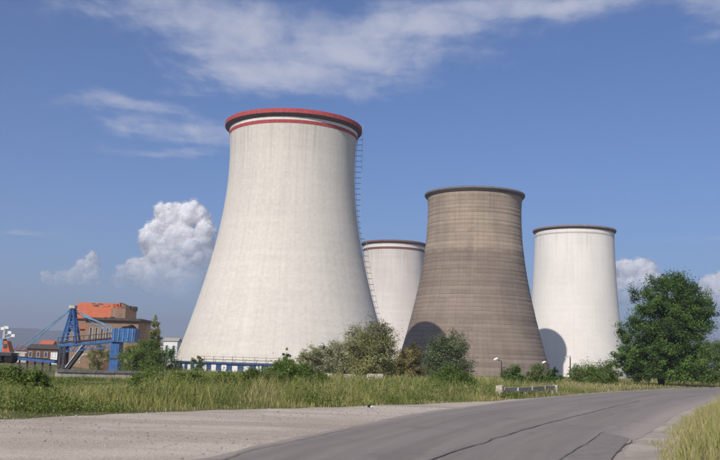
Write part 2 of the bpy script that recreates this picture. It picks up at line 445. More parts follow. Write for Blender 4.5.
# gravel pull-out beside the road
GE = np.array([(-60, -60), (-52, -20), (-40, 2), (-22, 16), (-9.75, 25.24), (-8.75, 27.2), (-7.43, 29.0), (-4.19, 33.5), (.23, 38.7), (4.15, 44.3), (8.11, 50.6), (13.2, 60.5), (22.5, 79.5), (36.2, 104), (53.5, 130), (78.5, 160), (114, 194)])
def make_gravel():
    G = dense(GE, 500)
    n = len(G)
    # pair with left road edge, tucked under the asphalt
    d = np.hypot(G[:, None, 0] - LE[None, :, 0], G[:, None, 1] - LE[None, :, 1])
    j = np.maximum.accumulate(d.argmin(1))
    j = np.convolve(np.pad(j, 12, mode='edge'), np.ones(25) / 25, 'valid').astype(int)
    I = LE[j] + (CL[j] - LE[j]) * .12
    G2 = G + (np.stack([fbm(G[:, 0] * .8, G[:, 1] * .8, 5), fbm(G[:, 0] * .8, G[:, 1] * .8, 9)], 1) - .5) * .9
    k = 14
    vs = []; 
    for t in np.linspace(0, 1, k):
        p = I * (1 - t) + G2 * t
        z = np.full(n, .010) + (fbm(p[:, 0] * .35, p[:, 1] * .35, 13) - .5) * .07 * math.sin(math.pi * min(1, t * 1.02)) ** .5 - (.02 if t > .99 else 0)
        vs.append(np.column_stack([p, z]))
    V = np.concatenate(vs)
    fs = []
    for a in range(k - 1):
        q = np.arange(n - 1)
        fs.append(np.stack([a * n + q, a * n + q + 1, (a + 1) * n + q + 1, (a + 1) * n + q], 1))
    me = np_mesh('gravel_shoulder', V, np.concatenate(fs), smooth=True)
    m, N = material('crushed_stone')
    o = N.n('ShaderNodeTexCoord').outputs['Object']
    a = N.noise(o, .22, 6, .6, .5); b = N.noise(o, 5.0, 5, .75)
    ru = N.noise(N.n('ShaderNodeMapping', {'Vector': o, 'Rotation': (0, 0, R(-28)), 'Scale': (.05, .55, 1)}).outputs[0], 1.0, 6, .6, .4)
    vo = N.n('ShaderNodeTexVoronoi', {'Vector': o, 'Scale': 26.0})
    st = N.n('ShaderNodeSeparateColor', {0: vo.outputs['Color']}).outputs[0]
    c = N.mix(N.remap(a, .36, .64), (.42, .350, .278, 1), (.54, .462, .378, 1))
    c = N.mix(N.remap(ru, .47, .62, 0, .6), c, (.33, .268, .212, 1))
    c = N.mix(N.remap(b, .56, .74, 0, .55), c, (.26, .21, .175, 1))
    c = N.mix(N.remap(st, .72, 1.0, 0, .45), c, (.62, .56, .50, 1))
    c = N.mix(N.remap(st, .22, .0, 0, .45), c, (.22, .185, .16, 1))
    finish(N, c, .95, N.math('ADD', b, N.math('MULTIPLY', vo.outputs['Distance'], -1.0)), .018, .5, spec=.1)
    tag(mesh_obj('gravel_shoulder', me, m), 'pinkish crushed stone pull-out beside the road', kind='structure')
    # dusty strip along the inside of the bend
    md, N = material('dusty_grit')
    o = N.n('ShaderNodeTexCoord').outputs['Object']
    a = N.noise(o, .5, 6, .65, .4); b = N.noise(o, 6.0, 6, .75); g2 = N.noise(o, 30, 3, .8)
    c = N.mix(N.remap(a, .36, .64), (.33, .28, .235, 1), (.45, .385, .325, 1))
    c = N.mix(N.remap(b, .52, .72, 0, .6), c, (.25, .21, .17, 1))
    c = N.mix(N.remap(g2, .56, .72, 0, .6), c, (.56, .50, .44, 1))
    finish(N, c, .95, N.math('ADD', b, g2), .012, .5, spec=.1)
    Wn_ = (RE - LE) / np.hypot(*(RE - LE).T)[:, None]
    q_ = np.arange(len(RE)) * .3; vs = []; n3 = len(RE)
    for t in (-.5, .3, .9, 1.5):
        p = RE + Wn_ * (t + (.7 * (fbm(q_ * .5, q_ * 0, 17, 4) - .5) if t > 1 else 0))[:, None] if t > 1 else RE + Wn_ * t
        vs.append(np.column_stack([p, np.full(n3, .012 if t < 1 else -.05)]))
    fs = []
    for a in range(3):
        q = np.arange(n3 - 1); fs.append(np.stack([a * n3 + q, (a + 1) * n3 + q, (a + 1) * n3 + q + 1, a * n3 + q + 1], 1))
    tag(mesh_obj('dusty_shoulder', np_mesh('dusty_shoulder', np.concatenate(vs), np.concatenate(fs), smooth=True), md), 'dusty gravel strip inside the bend of the road', kind='structure')
    # loose stones lying on it
    oc = np.array([(1, 0, 0), (-1, 0, 0), (0, 1, 0), (0, -1, 0), (0, 0, 1), (0, 0, -.6)], float)
    ft = np.array([(0, 2, 4), (2, 1, 4), (1, 3, 4), (3, 0, 4), (2, 0, 5), (1, 2, 5), (3, 1, 5), (0, 3, 5)])
    cnt = 3500
    r = rng.random(cnt)
    t = rng.random(cnt) ** .8
    ii = (rng.random(cnt) * n).astype(int)
    p = I[ii] * (1 - t[:, None] * .98) + G2[ii] * t[:, None] * .98 + rng.normal(0, .15, (cnt, 2))
    keep = (p[:, 1] > 8) & (p[:, 1] < 75) & (np.abs(p[:, 0]) < p[:, 1] * .6 + 4)
    more = np.column_stack([rng.uniform(-12, 3, 6000), rng.uniform(13, 40, 6000)])
    dd, jx = road_dist(more[:, 0], more[:, 1])
    inside = np.array([False] * len(more))
    # left of the road edge and this side of the grass edge
    ex = np.interp(more[:, 0], G2[:, 0], G2[:, 1])
    inside = (dd < -3.9) & (more[:, 1] < ex)
    p = np.concatenate([p[keep], more[inside]])
    cnt = len(p)
    s = np.minimum(rng.gamma(1.4, .007, cnt) + .007, .04)
    sc = np.stack([s * rng.uniform(.7, 1.4, cnt), s * rng.uniform(.7, 1.4, cnt), s * rng.uniform(.4, .8, cnt)], 1)
    a = rng.random(cnt) * 6.28
    V = oc[None] * sc[:, None] * (1 + rng.normal(0, .15, (cnt, 6, 1)))
    x = V[..., 0] * np.cos(a)[:, None] - V[..., 1] * np.sin(a)[:, None]; y = V[..., 0] * np.sin(a)[:, None] + V[..., 1] * np.cos(a)[:, None]
    V = np.stack([x + p[:, None, 0], y + p[:, None, 1], V[..., 2] + .018], -1).reshape(-1, 3)
    Fc = (ft[None] + (np.arange(cnt) * 6)[:, None, None]).reshape(-1, 3)
    tone = rng.uniform(.26, .50, cnt); cols = np.stack([tone * 1.0, tone * .87, tone * .78], 1)
    me = np_mesh('gravel', V, Fc, cols=np.repeat(cols, 6, 0))
    m, N = material('loose_stone')
    finish(N, N.n('ShaderNodeVertexColor', layer_name='Col').outputs[0], .9, spec=.15)
    tag(mesh_obj('gravel', me, m), 'loose small stones strewn over the road shoulder', 'gravel', kind='stuff')
make_gravel()

def make_road():
    L, Rr = LE.copy(), RE.copy()
    s = np.concatenate([[0], np.cumsum(np.hypot(*np.diff(CL, axis=0).T))])
    jag = (fbm(s * .9, s * 0, 21, 5) - .5) * .3
    jag2 = (fbm(s * .8, s * 0, 27, 5) - .5) * .25
    W = Rr - L; Wn = W / np.hypot(*W.T)[:, None]
    L = L + Wn * jag[:, None]; Rr = Rr + Wn * jag2[:, None]
    k = 13; n = len(L); vs = []; uv = []
    for t in np.linspace(0, 1, k):
        p = L * (1 - t) + Rr * t
        z = .018 + .06 * 4 * t * (1 - t) * .8 + (fbm(p[:, 0] * .5, p[:, 1] * .5, 31) - .5) * .012
        vs.append(np.column_stack([p, z])); uv.append(np.column_stack([s, np.full(n, t * 7.6)]))
    V = np.concatenate(vs); UV = np.concatenate(uv); fs = []
    for a in range(k - 1):
        q = np.arange(n - 1)
        fs.append(np.stack([a * n + q, (a + 1) * n + q, (a + 1) * n + q + 1, a * n + q + 1], 1))
    me = np_mesh('road', V, np.concatenate(fs), uvs=UV, smooth=True)
    m, N = material('worn_asphalt')
    o = N.n('ShaderNodeTexCoord').outputs['Object']
    uvn = N.n('ShaderNodeUVMap', uv_map='UVMap').outputs[0]
    V_ = N.n('ShaderNodeSeparateXYZ', {0: uvn}).outputs[1]
    lng = N.noise(N.n('ShaderNodeMapping', {'Vector': uvn, 'Scale': (.05, 1.5, 1)}).outputs[0], 1.0, 6, .6, .3)
    pat = N.noise(o, .45, 6, .65, .5); gr = N.noise(o, 42, 4, .85); mid = N.noise(o, 3.2, 5, .7)
    c = N.mix(N.remap(lng, .30, .70), (.205, .174, .153, 1), (.275, .237, .207, 1))
    st_ = N.noise(N.n('ShaderNodeMapping', {'Vector': uvn, 'Scale': (.16, .9, 1)}).outputs[0], 1.0, 7, .7, 1.2)
    c = N.mix(N.remap(st_, .55, .72, 0, .22), c, (.135, .118, .108, 1))
    c = N.mix(N.remap(pat, .52, .70, 0, .5), c, (.148, .132, .128, 1))
    c = N.mix(N.remap(mid, .55, .75, 0, .35), c, (.28, .25, .235, 1))
    # wheel tracks polished a little paler
    for tr in (1.1, 2.7, 4.7, 6.3):
        d = N.math('ABSOLUTE', N.math('SUBTRACT', V_, tr))
        c = N.mix(N.math('MULTIPLY', N.remap(d, .55, .05, 0, 1), .22), c, (.28, .25, .235, 1))
    # dust washed on from the shoulders
    dl = N.math('ADD', V_, N.math('MULTIPLY', N.math('SUBTRACT', mid, .5), 1.4))
    c = N.mix(N.remap(dl, .55, .0, 0, .65), c, (.42, .35, .30, 1))
    c = N.mix(N.remap(dl, 6.3, 7.5, 0, .75), c, (.40, .335, .285, 1))
    c = N.mix(N.remap(gr, .54, .68, 0, .55), c, (.37, .335, .31, 1))
    c = N.mix(N.remap(gr, .46, .32, 0, .55), c, (.085, .075, .07, 1))
    finish(N, c, .82, N.math('ADD', gr, N.math('MULTIPLY', mid, .6)), .012, .6, spec=.25)
    ro = tag(mesh_obj('road', me, m), 'grey patched asphalt road bending away', kind='structure')
    # tar-filled cracks and patches
    def on_road(px):
        d = ray(*px); t = (.07 - EYE) / d.z
        return d.x * t, d.y * t
    mt, N = material('tar_seal')
    o = N.n('ShaderNodeTexCoord').outputs['Object']
    finish(N, N.mix(N.noise(o, 6, 4), (.075, .067, .061, 1), (.15, .134, .122, 1)), .7, spec=.3)
    mp, N = material('darker_asphalt_patch')
    o = N.n('ShaderNodeTexCoord').outputs['Object']
    finish(N, N.mix(N.remap(N.noise(o, 3, 6, .7), .35, .65), (.195, .168, .150, 1), (.25, .217, .192, 1)), .85, N.noise(o, 28, 3), .01, .5)
    def drape(pts, width, name, mat, step=.12, wob=.03, lift=.012):
        P = np.array([on_road(q) for q in pts]); P = dense(P, max(8, int(np.hypot(*np.diff(P, axis=0).T).sum() / step)))
        T = np.gradient(P, axis=0); T /= np.hypot(*T.T)[:, None]; Nn = np.stack([-T[:, 1], T[:, 0]], 1)
        q = np.arange(len(P)) * step
        P = P + Nn * ((fbm(q * .8, q * 0 + len(pts), 41, 4) - .5) * wob * 4)[:, None]
        wd = width * (.35 + 1.3 * fbm(q * 2.2, q * 0, 47, 4)); wd[0] = wd[-1] = .004
        A = P + Nn * wd[:, None] / 2; B = P - Nn * wd[:, None] / 2
        V = np.concatenate([np.column_stack([X, surf(X)]) for X in (A, B)]); V[:, 2] += lift
        n_ = len(P); i = np.arange(n_ - 1)
        mesh_obj(name, np_mesh(name, V, np.stack([n_ + i, n_ + i + 1, i + 1, i], 1)), mat, ro)
    def surf(X):
        d, j = road_dist(X[:, 0], X[:, 1])
        wdt = np.hypot(*(RE[j] - LE[j]).T)
        t = np.clip(d / wdt + .5, 0, 1)
        return .018 + .06 * 4 * t * (1 - t) * .8 + .006
    drape([(380, 478), (430, 460), (470, 447), (510, 434), (548, 423), (580, 415), (612, 407), (640, 401)], 0.038, 'crack', mt)
    drape([(556, 462), (575, 450), (590, 440), (604, 431)], .022, 'crack', mt)
    drape([(612, 458), (620, 450), (626, 444), (632, 438)], .026, 'crack', mt, wob=.04)
    drape([(200, 470), (250, 449), (300, 438.5), (352, 427)], 0.021, 'crack', mt, wob=.03)
    A_ = dense(np.array([on_road(q) for q in [(492, 474), (520, 466), (562, 459), (590, 441), (606, 431)]]), 40)
    B_ = dense(np.array([on_road(q) for q in [(596, 482), (603, 468), (613, 455), (622, 445), (630, 437)]]), 40)
    A_ = A_ + rng.normal(0, .015, A_.shape); B_ = B_ + rng.normal(0, .015, B_.shape)
    V = []
    for t in np.linspace(0, 1, 9):
        p = A_ * (1 - t) + B_ * t; V.append(np.column_stack([p, surf(p) + .004]))
    fs = []
    for a in range(8):
        q = np.arange(39); fs.append(np.stack([a * 40 + q, (a + 1) * 40 + q, (a + 1) * 40 + q + 1, a * 40 + q + 1], 1))
    mesh_obj('asphalt_patch', np_mesh('asphalt_patch', np.concatenate(V), np.concatenate(fs)), mp, ro)
make_road()

# hills on the horizon
def make_hills():
    na = 720
    a = np.linspace(0, 2 * np.pi, na, endpoint=False)
    az = np.where(a > np.pi, a - 2 * np.pi, a)
    def bump(c, wd, h): return h * np.exp(-((az - c) / wd) ** 2)
    hx = np.cos(a) * 3; hy = np.sin(a) * 3
    h = 40 + 120 * fbm(hx * 3 + 9, hy * 3 + 9, 51, 5)
    h = h + bump(-.35, .07, 75) + bump(-.25, .06, 20) + bump(.40, .07, 120) + bump(.55, .12, 110) - bump(-.1, .08, 40)
    h = np.clip(h, 25, 270) + 30 * (fbm(np.cos(a) * 60, np.sin(a) * 60, 55, 4) - .5)
    prof = [(5200, 0.0), (5500, .28), (5900, .62), (6400, 1.0), (7000, .8), (7900, -.05)]
    V = []
    for r_, k in prof:
        rr = r_ + 300 * (fbm(np.cos(a) * 9, np.sin(a) * 9 + r_, 57, 3) - .5)
        V.append(np.stack([rr * np.sin(a), rr * np.cos(a), h * k + (fbm(np.cos(a) * 40 + r_, np.sin(a) * 40, 59, 4) - .5) * 30 * (k > .1) - 4], 1))
    fs = []
    for i in range(len(prof) - 1):
        j = np.arange(na); k = (j + 1) % na
        fs.append(np.stack([i * na + j, i * na + k, (i + 1) * na + k, (i + 1) * na + j], 1))
    me = np_mesh('hills', np.concatenate(V), np.concatenate(fs), smooth=True)
    m, N = material('wooded_hillside')
    o = N.n('ShaderNodeTexCoord').outputs['Object']
    finish(N, N.mix(N.remap(N.noise(o, .004, 8, .65), .4, .65), (.025, .045, .02, 1), (.075, .09, .04, 1)), .95, spec=.05)
    tag(mesh_obj('hills', me, m), 'far wooded hills fading blue on the horizon', kind='structure')
make_hills()

# ------------------------------------------------------------------ cooling towers
def tower_r(p, z):
    zt, r, bl, bu = p
    return r * np.sqrt(1 + ((z - zt) / np.where(z < zt, bl, bu)) ** 2)
def lathe(prof, n, name, waist, zs=None, smooth=True, closed=False):
    """prof: list of (r, z) from bottom outside, going round"""
    prof = np.array(prof, float)
    k = len(prof)
    a = np.linspace(0, 2 * np.pi, n + 1)
    A, I = np.meshgrid(a, np.arange(k), indexing='xy')
    r = prof[I, 0]; z = prof[I, 1]
    V = np.stack([r * np.sin(A), -r * np.cos(A), z], -1).reshape(-1, 3)
    UV = np.stack([A * waist, z], -1).reshape(-1, 2)
    j = np.arange(n); fs = []
    rows = [(i, i + 1) for i in range(k - 1)] + ([(k - 1, 0)] if closed else [])
    for i, i2 in rows:
        fs.append(np.stack([i * (n + 1) + j, i * (n + 1) + j + 1, i2 * (n + 1) + j + 1, i2 * (n + 1) + j], 1))
    me = np_mesh(name, V, np.concatenate(fs), uvs=UV, smooth=smooth)
    return me
def shell_profile(p, z0, z1, grooves=0.0):
    out = []
    lift = 1.65
    k0 = math.ceil(z0 / lift); zs = [z0]
    z = k0 * lift
    while z < z1 - .1:
        zs.append(z); z += lift
    zs.append(z1)
    R_ = lambda q: float(tower_r(p, np.array(q)))
    if grooves:
        jit = [random.uniform(-.03, .03) for _ in zs]
        for a, b, jt in zip(zs[:-1], zs[1:], jit):
            out += [(R_(a) - grooves, a), (R_(a + .07) + jt, a + .07), (R_(b - .07) + jt, b - .07)]
        out.append((R_(z1), z1))
    else:
        out = [(R_(q), q) for q in zs]
    inner = [(R_(q) - .55, q) for q in zs[::-1]]
    return out + inner
def tower(name, bearing, D, H, p, rimr, mat, label, bands, rim_mat, fascia, z0, grooves=0.0, soffit=1.5, k=1.0):
    zq = lambda z: EYE + (z - EYE) * k
    D *= k; H = zq(H); p = (zq(p[0]), p[1] * k, p[2] * k, p[3] * k); rimr *= k
    bands = [(a, zq(b), zq(c), d, e) for a, b, c, d, e in bands]
    X, Y = D * math.sin(bearing), D * math.cos(bearing)
    root = tag(empty(name, (X, Y, 0), -bearing), label, 'cooling tower', 'the four cooling towers of the power station')
    w_ = p[1]
    me = lathe(shell_profile(p, z0, H - .25, grooves), 192, 'shell', w_)
    sh = mesh_obj('shell', me, M[mat], root)
    if grooves:
        me.polygons.foreach_set('use_smooth', np.ones(len(me.polygons), bool)); me.set_sharp_from_angle(angle=R(35)) if hasattr(me, 'set_sharp_from_angle') else None
    Rz = lambda q: float(tower_r(p, np.array(q)))
    # cornice: walkway slab with upstand and sloping underside
    zt = H; r1 = rimr; ri = Rz(H) - .5
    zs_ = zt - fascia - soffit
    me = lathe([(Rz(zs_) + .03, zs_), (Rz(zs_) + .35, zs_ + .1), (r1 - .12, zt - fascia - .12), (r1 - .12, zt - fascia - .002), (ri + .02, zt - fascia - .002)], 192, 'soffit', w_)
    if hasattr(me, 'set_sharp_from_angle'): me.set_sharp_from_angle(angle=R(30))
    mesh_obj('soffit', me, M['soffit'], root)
    prof = [(ri + .04, zt - fascia), (r1, zt - fascia), (r1, zt - .08), (r1 - .08, zt), (r1 - .40, zt), (r1 - .42, zt - .6), (ri + .04, zt - .6)]
    me = lathe(prof, 192, 'rim', w_, closed=True)
    if hasattr(me, 'set_sharp_from_angle'): me.set_sharp_from_angle(angle=R(30))
    rim = mesh_obj('rim', me, M[rim_mat], root)
    for (nm, za, zb, mt, gaps) in bands:
        if not gaps:
            pr = [(Rz(za) + .0, za), (Rz(za) + .07, za), (Rz(zb) + .07, zb), (Rz(zb), zb)]
            me = lathe(pr, 192, nm, w_)
            if hasattr(me, 'set_sharp_from_angle'): me.set_sharp_from_angle(angle=R(30))
            mesh_obj(nm, me, M[mt], root)
        else:                                             # flaked band: lengths of paint with gaps
            for (a0, a1) in gaps:
                k = max(2, int((a1 - a0) / .03)); mb = MB(); vs = []
                for q in range(k + 1):
                    a = a0 + (a1 - a0) * q / k
                    for r_, z_ in ((Rz(za) - .05, za), (Rz(za) + .07, za), (Rz(zb) + .07, zb), (Rz(zb) - .05, zb)):
                        vs.append((r_ * math.sin(a), -r_ * math.cos(a), z_))
                fs = []
                for q in range(k):
                    b = q * 4
                    fs += [(b + 0, b + 4, b + 5, b + 1), (b + 1, b + 5, b + 6, b + 2), (b + 2, b + 6, b + 7, b + 3)]
                fs += [(0, 1, 2, 3), (4 * k + 3, 4 * k + 2, 4 * k + 1, 4 * k)]
                mb.add(vs, fs).build(nm, M[mt], root)
    return root, Rz

near, Rn = tower('cooling_tower', -.079, 276, 74.75, (62.85, 19.53, 46.37, 40.3), 21.46, 'near',
    'tallest pale cooling tower with red rim and caged ladder, blue and white base', [('white_band', 71.75, 72.6, 'band_white', None), ('red_band', 70.75, 71.75, 'red', None)], 'red', 1.3, .9, soffit=.85)
brown, Rb = tower('cooling_tower', .128, 356, 69.6, (62.7, 18.51, 49.3, 26.8), 19.94, 'brown',
    'bare brown concrete cooling tower with visible casting bands', [], 'grey_rim', .75, LOW - .4, grooves=.05, soffit=1.0, k=1.05)
gaps = [(R(-26), R(-24)), (R(-22.5), R(-21)), (R(-19.5), R(-18)), (R(-16), R(-15)), (R(-13), R(-11.5)), (R(-9.5), R(-8)), (R(-6), R(-4.8)), (R(-3), R(40)), (R(43), R(75)), (R(80), R(140)), (R(-75), R(-29)), (R(-150), R(-80))]
white, Rw = tower('cooling_tower', .237, 445, 68.8, (76.1, 18.74, 98.8, 45.0), 19.87, 'white',
    'smooth white cooling tower behind the leafy roadside tree, half shaded low down', [('white_band', 65.7, 66.6, 'band_white', gaps), ('faded_band', 65.0, 65.6, 'faint_pink', None)], 'mauve_rim', .8, LOW - .4, soffit=.9, k=1.062)
back, Rk = tower('cooling_tower', .039, 510, 69.8, (60.0, 17.37, 45.0, 39.8), 18.89, 'back',
    'farthest pale cooling tower showing only between two nearer towers', [('white_band', 66.2, 67.3, 'band_white', None), ('rust_band', 64.9, 66.2, 'rust_red', None)], 'rust_red', .9, LOW - .4, soffit=.9, k=1.06)

def near_details():
    z_b = .9; r0 = Rn(z_b)
    # ledge round the foot of the shell
    me = lathe([(r0 - .3, z_b - .5), (r0 + 1.0, z_b - .5), (r0 + 1.0, z_b - .12), (r0 + .02, z_b - .06)], 192, 'ledge', 20)
    me.set_sharp_from_angle(angle=R(30)) if hasattr(me, 'set_sharp_from_angle') else None
    mesh_obj('ledge', me, M['blue_panel'], near)
    me = lathe([(r0 + .2, LOW - .6), (r0 + .2, z_b - .5)], 192, 'basin_wall', 20)
    mesh_obj('basin_wall', me, M['concrete'], near)
    # alternating blue and white intake panels
    n = 124
    da = 2 * math.pi / n; wd = 2 * (r0 + .6) * math.tan(da / 2)
    pb = MB().box((-wd / 2 + .012, -.08, LOW - .3), (wd / 2 - .012, .06, z_b - .503)).mesh('blue_panel')
    pw = MB().box((-wd / 2 + .05, -.08, LOW - .3), (wd / 2 - .05, .06, z_b - .62)).mesh('white_panel')
    pb.materials.append(M['blue_panel']); pw.materials.append(M['white_panel'])
    for q in range(n):
        a = q * da
        o = mesh_obj('blue_panel' if q % 2 else 'white_panel', pb if q % 2 else pw, None, near)
        rr = r0 + .6 + random.uniform(-.03, .03)
        o.location = (rr * math.sin(a), -rr * math.cos(a), 0 if q % 2 else random.choice((0, 0, -.12, -.25)))
        o.rotation_euler = (0, 0, a)
    # slim raking struts in front of the panels towards the side
    for q in range(10):
        a = R(-62 - q * 3.2)
        MB().bar(((r0 + .95) * math.sin(a), -(r0 + .95) * math.cos(a), LOW - .3), ((r0 + .8) * math.sin(a + .012), -(r0 + .8) * math.cos(a + .012), z_b - .5), .34).build('strut', M['white_panel'], near)
    # rusty guard rail on the ledge
    g = None
    rr = r0 + .85
    for nm, z_ in (('top_rail', z_b + 1.45), ('mid_rail', z_b + .75)):
        pts = [(rr * math.sin(R(a)), -rr * math.cos(R(a)), z_ + .05 * math.sin(a * 1.3)) for a in np.linspace(-46, 30, 60)]
        o = MB().tube(pts, .045, 5).build('guard_rail' if g is None else nm, M['rust'], near if g is None else g)
        g = g or o
    for a in np.linspace(-46, 30, 15):
        a = R(a + random.uniform(-.4, .4))
        MB().bar((rr * math.sin(a), -rr * math.cos(a), z_b - .12), (rr * math.sin(a), -rr * math.cos(a), z_b + 1.55), .11).build('post', M['rust'], g)
    # caged ladder up the shaded flank
    la = R(84.5)
    def P(r_, z, off=0.0):
        return (r_ * math.sin(la) + off * math.cos(la), -r_ * math.cos(la) + off * math.sin(la), z)
    zs = np.linspace(1.5, 73.4, 60)
    rin = [Rn(z) + .30 for z in zs]
    rout = [max(21.75, Rn(z) + 1.0) if z > 40 else Rn(z) + 1.0 + .9 * float(sstep(15, 40, z)) for z in zs]
    lad = None
    for off in (-.32, .32):
        o = MB().tube([P(r_, z, off) for r_, z in zip(rin, zs)], .04, 5).build('ladder' if lad is None else 'stile', M['dark_steel'], near if lad is None else lad)
        lad = lad or o
    zo = list(zs) + [76.0]
    for off in (-.45, .45):
        MB().tube([P(r_, z, off) for r_, z in zip(rout + [21.75], zo)], .04, 5).build('cage_rail', M['steel'], lad)
    z = 3.0
    while z < 73:
        ri = Rn(z) + .05; ro = float(np.interp(z, zs, rout))
        mb = MB()
        mb.bar(P(ri, z, -.45), P(ro, z, -.45), .07); mb.bar(P(ro, z, -.45), P(ro, z, .45), .07); mb.bar(P(ro, z, .45), P(ri, z, .45), .07)
        mb.build('cage_hoop', M['dark_steel'], lad)
        z += 1.75
near_details()

# ------------------------------------------------------------------ vegetation
def leaf_mat(name, trans=.42, rough=.55):
    m, N = material(name)
    c = N.n('ShaderNodeVertexColor', layer_name='Col').outputs[0]
    p = N.n('ShaderNodeBsdfPrincipled', {'Base Color': c, 'Roughness': rough, 'Specular IOR Level': .25})
    tcol = N.mix(1.0, c, (1.25, 1.3, .55, 1), 'MULTIPLY')
    t = N.n('ShaderNodeBsdfTranslucent', {'Color': tcol})
    mx = N.n('ShaderNodeMixShader', {0: trans, 1: p.outputs[0], 2: t.outputs[0]})
    N.n('ShaderNodeOutputMaterial', {0: mx.outputs[0]})
    return m
M['leaf'] = leaf_mat('leaf')
M['blade'] = leaf_mat('grass_blade', .25, .6)
M['bark'] = plain('bark', (.085, .065, .048, 1), .95, .4, 6)

def leaf_quads(c, size, up=.25, aspect=.55, out=None):
    """one folded rhomb per centre"""
    n = len(c)
    d = rng.normal(0, 1, (n, 3)); d[:, 2] = d[:, 2] * .6 - .15; d /= np.linalg.norm(d, axis=1)[:, None]
    nn = rng.normal(0, 1, (n, 3)); nn[:, 2] = np.abs(nn[:, 2]) + up
    if out is not None: nn = nn * .75 + out * 1.35
    s = np.cross(d, nn); s /= np.linalg.norm(s, axis=1)[:, None] + 1e-9
    k = np.cross(s, d)
    L = (size * rng.uniform(.6, 1.35, n))[:, None]
    a = c - d * L * .5; b = c + s * L * aspect * .5 + k * L * .06; e = c + d * L * .5 - k * L * .1; f = c - s * L * aspect * .5 + k * L * .06
    V = np.stack([a, b, e, f], 1).reshape(-1, 3)
    Fq = np.arange(n * 4).reshape(-1, 4)
    return V, Fq
def palette(n, cols, var=.22):
    cols = np.array(cols, float)
    w_ = rng.dirichlet(np.ones(len(cols)) * .7, n)
    c = w_ @ cols
    return np.clip(c * (1 + rng.normal(0, var, (n, 1))), .004, 1)

def tree(name, base, blobs, label, cat, cols, clumps=60, per=160, leaf=.28, clump_r=.9, trunk_h=None, trunk_r=.2, stems=1, limbs=18, group=None, fill=.55, droop=0.0, bark='bark', lean=(0, 0), spray=.5):
    """blobs: (dx, dy, dz, rx, ry, rz) crown masses in metres from the foot"""
    root = tag(empty(name, base), label, cat, group)
    B = np.array(blobs, float)
    vol = B[:, 3] * B[:, 4] * B[:, 5]; vol = vol ** .75
    pick = rng.choice(len(B), clumps, p=vol / vol.sum())
    d = rng.normal(0, 1, (clumps, 3)); d /= np.linalg.norm(d, axis=1)[:, None]
    rad = rng.random(clumps) ** (1 / 3) * (1 - fill) + fill * rng.uniform(.75, 1.05, clumps)
    cc = B[pick, :3] + d * B[pick, 3:] * rad[:, None]
    cr = clump_r * rng.uniform(.55, 1.35, clumps)
    cr *= np.clip(np.sqrt(B[pick, 3] / B[:, 3].max()), .5, 1)
    # leaves: more towards the outside of each clump, a few strays
    n = clumps * per
    k = np.repeat(np.arange(clumps), per)
    tw = d * np.array([1, 1, .6]) + rng.normal(0, .55, (clumps, 3)) + np.array([0, 0, spray])
    tw /= np.linalg.norm(tw, axis=1)[:, None]
    al = rng.random(n) * 1.9 - .9
    e = rng.normal(0, 1, (n, 3)) * (.50 - .16 * np.abs(al))[:, None]
    stray = np.where(rng.random(n) < .07, 1.6, 1.0)
    p = cc[k] + (tw[k] * al[:, None] + e * np.array([1, 1, .8])) * (cr[k] * stray)[:, None]
    p[:, 2] = np.maximum(p[:, 2] - droop * np.abs(al) * cr[k], .05)
    ctr = np.average(B[:, :3], axis=0, weights=vol); ov = (p - ctr) / B[:, 3:].max(0); ov /= np.linalg.norm(ov, axis=1)[:, None] + 1e-6
    ov = ov * .6 + d[k] * .4
    V, Fq = leaf_quads(p, leaf, out=ov)
    base_c = palette(clumps, cols, .30)
    c = base_c[k] * (1 + rng.normal(0, .13, (n, 1)))
    c = np.clip(c, .004, .8)
    me = np_mesh('crown', V, Fq, cols=np.repeat(c, 4, 0))
    mesh_obj('crown', me, M['leaf'], root)
    # trunk and limbs
    mb = MB()
    top = B[:, 2].max()
    th = trunk_h if trunk_h is not None else float(np.average(B[:, 2], weights=vol)) * .75
    forks = []
    for s in range(stems):
        a = 2 * math.pi * s / max(stems, 1) + random.random()
        sp = 0 if stems == 1 else .35
        tip = Vector((math.cos(a) * th * sp + lean[0], math.sin(a) * th * sp + lean[1], th))
        pts = []
        for q in range(6):
            t = q / 5
            pts.append(Vector((tip.x * t ** 1.3 + random.uniform(-.06, .06) * th * .3, tip.y * t ** 1.3 + random.uniform(-.06, .06) * th * .3, -.3 + (th + .3) * t)))
        mb.tube(pts, [trunk_r * (1.25 if q == 0 else 1 - .1 * q) / max(1, stems) ** .4 for q in range(6)], 8)
        forks.append((pts[-1], pts[-2], pts[-3]))
    for q in range(limbs):
        tgt = Vector(cc[random.randrange(clumps)])
        st = random.choice(random.choice(forks))
        mid = st.lerp(tgt, .5) + Vector((random.uniform(-.3, .3), random.uniform(-.3, .3), random.uniform(.0, .6))) * (tgt - st).length * .15
        r0 = trunk_r * random.uniform(.28, .5)
        mb.tube([st, mid, tgt], [r0, r0 * .6, r0 * .18], 6)
    mb.build('trunk', M[bark], root, smooth=True)
    return root

G_DARK = [(.070, .125, .032), (.100, .170, .042), (.14, .22, .055)]
G_MID = [(.115, .175, .040), (.155, .22, .055), (.19, .245, .07)]
G_OLIVE = [(.21, .215, .08), (.26, .255, .10), (.31, .29, .135)]
G_SILVER = [(.34, .34, .22), (.42, .41, .29), (.52, .49, .39), (.22, .24, .105)]

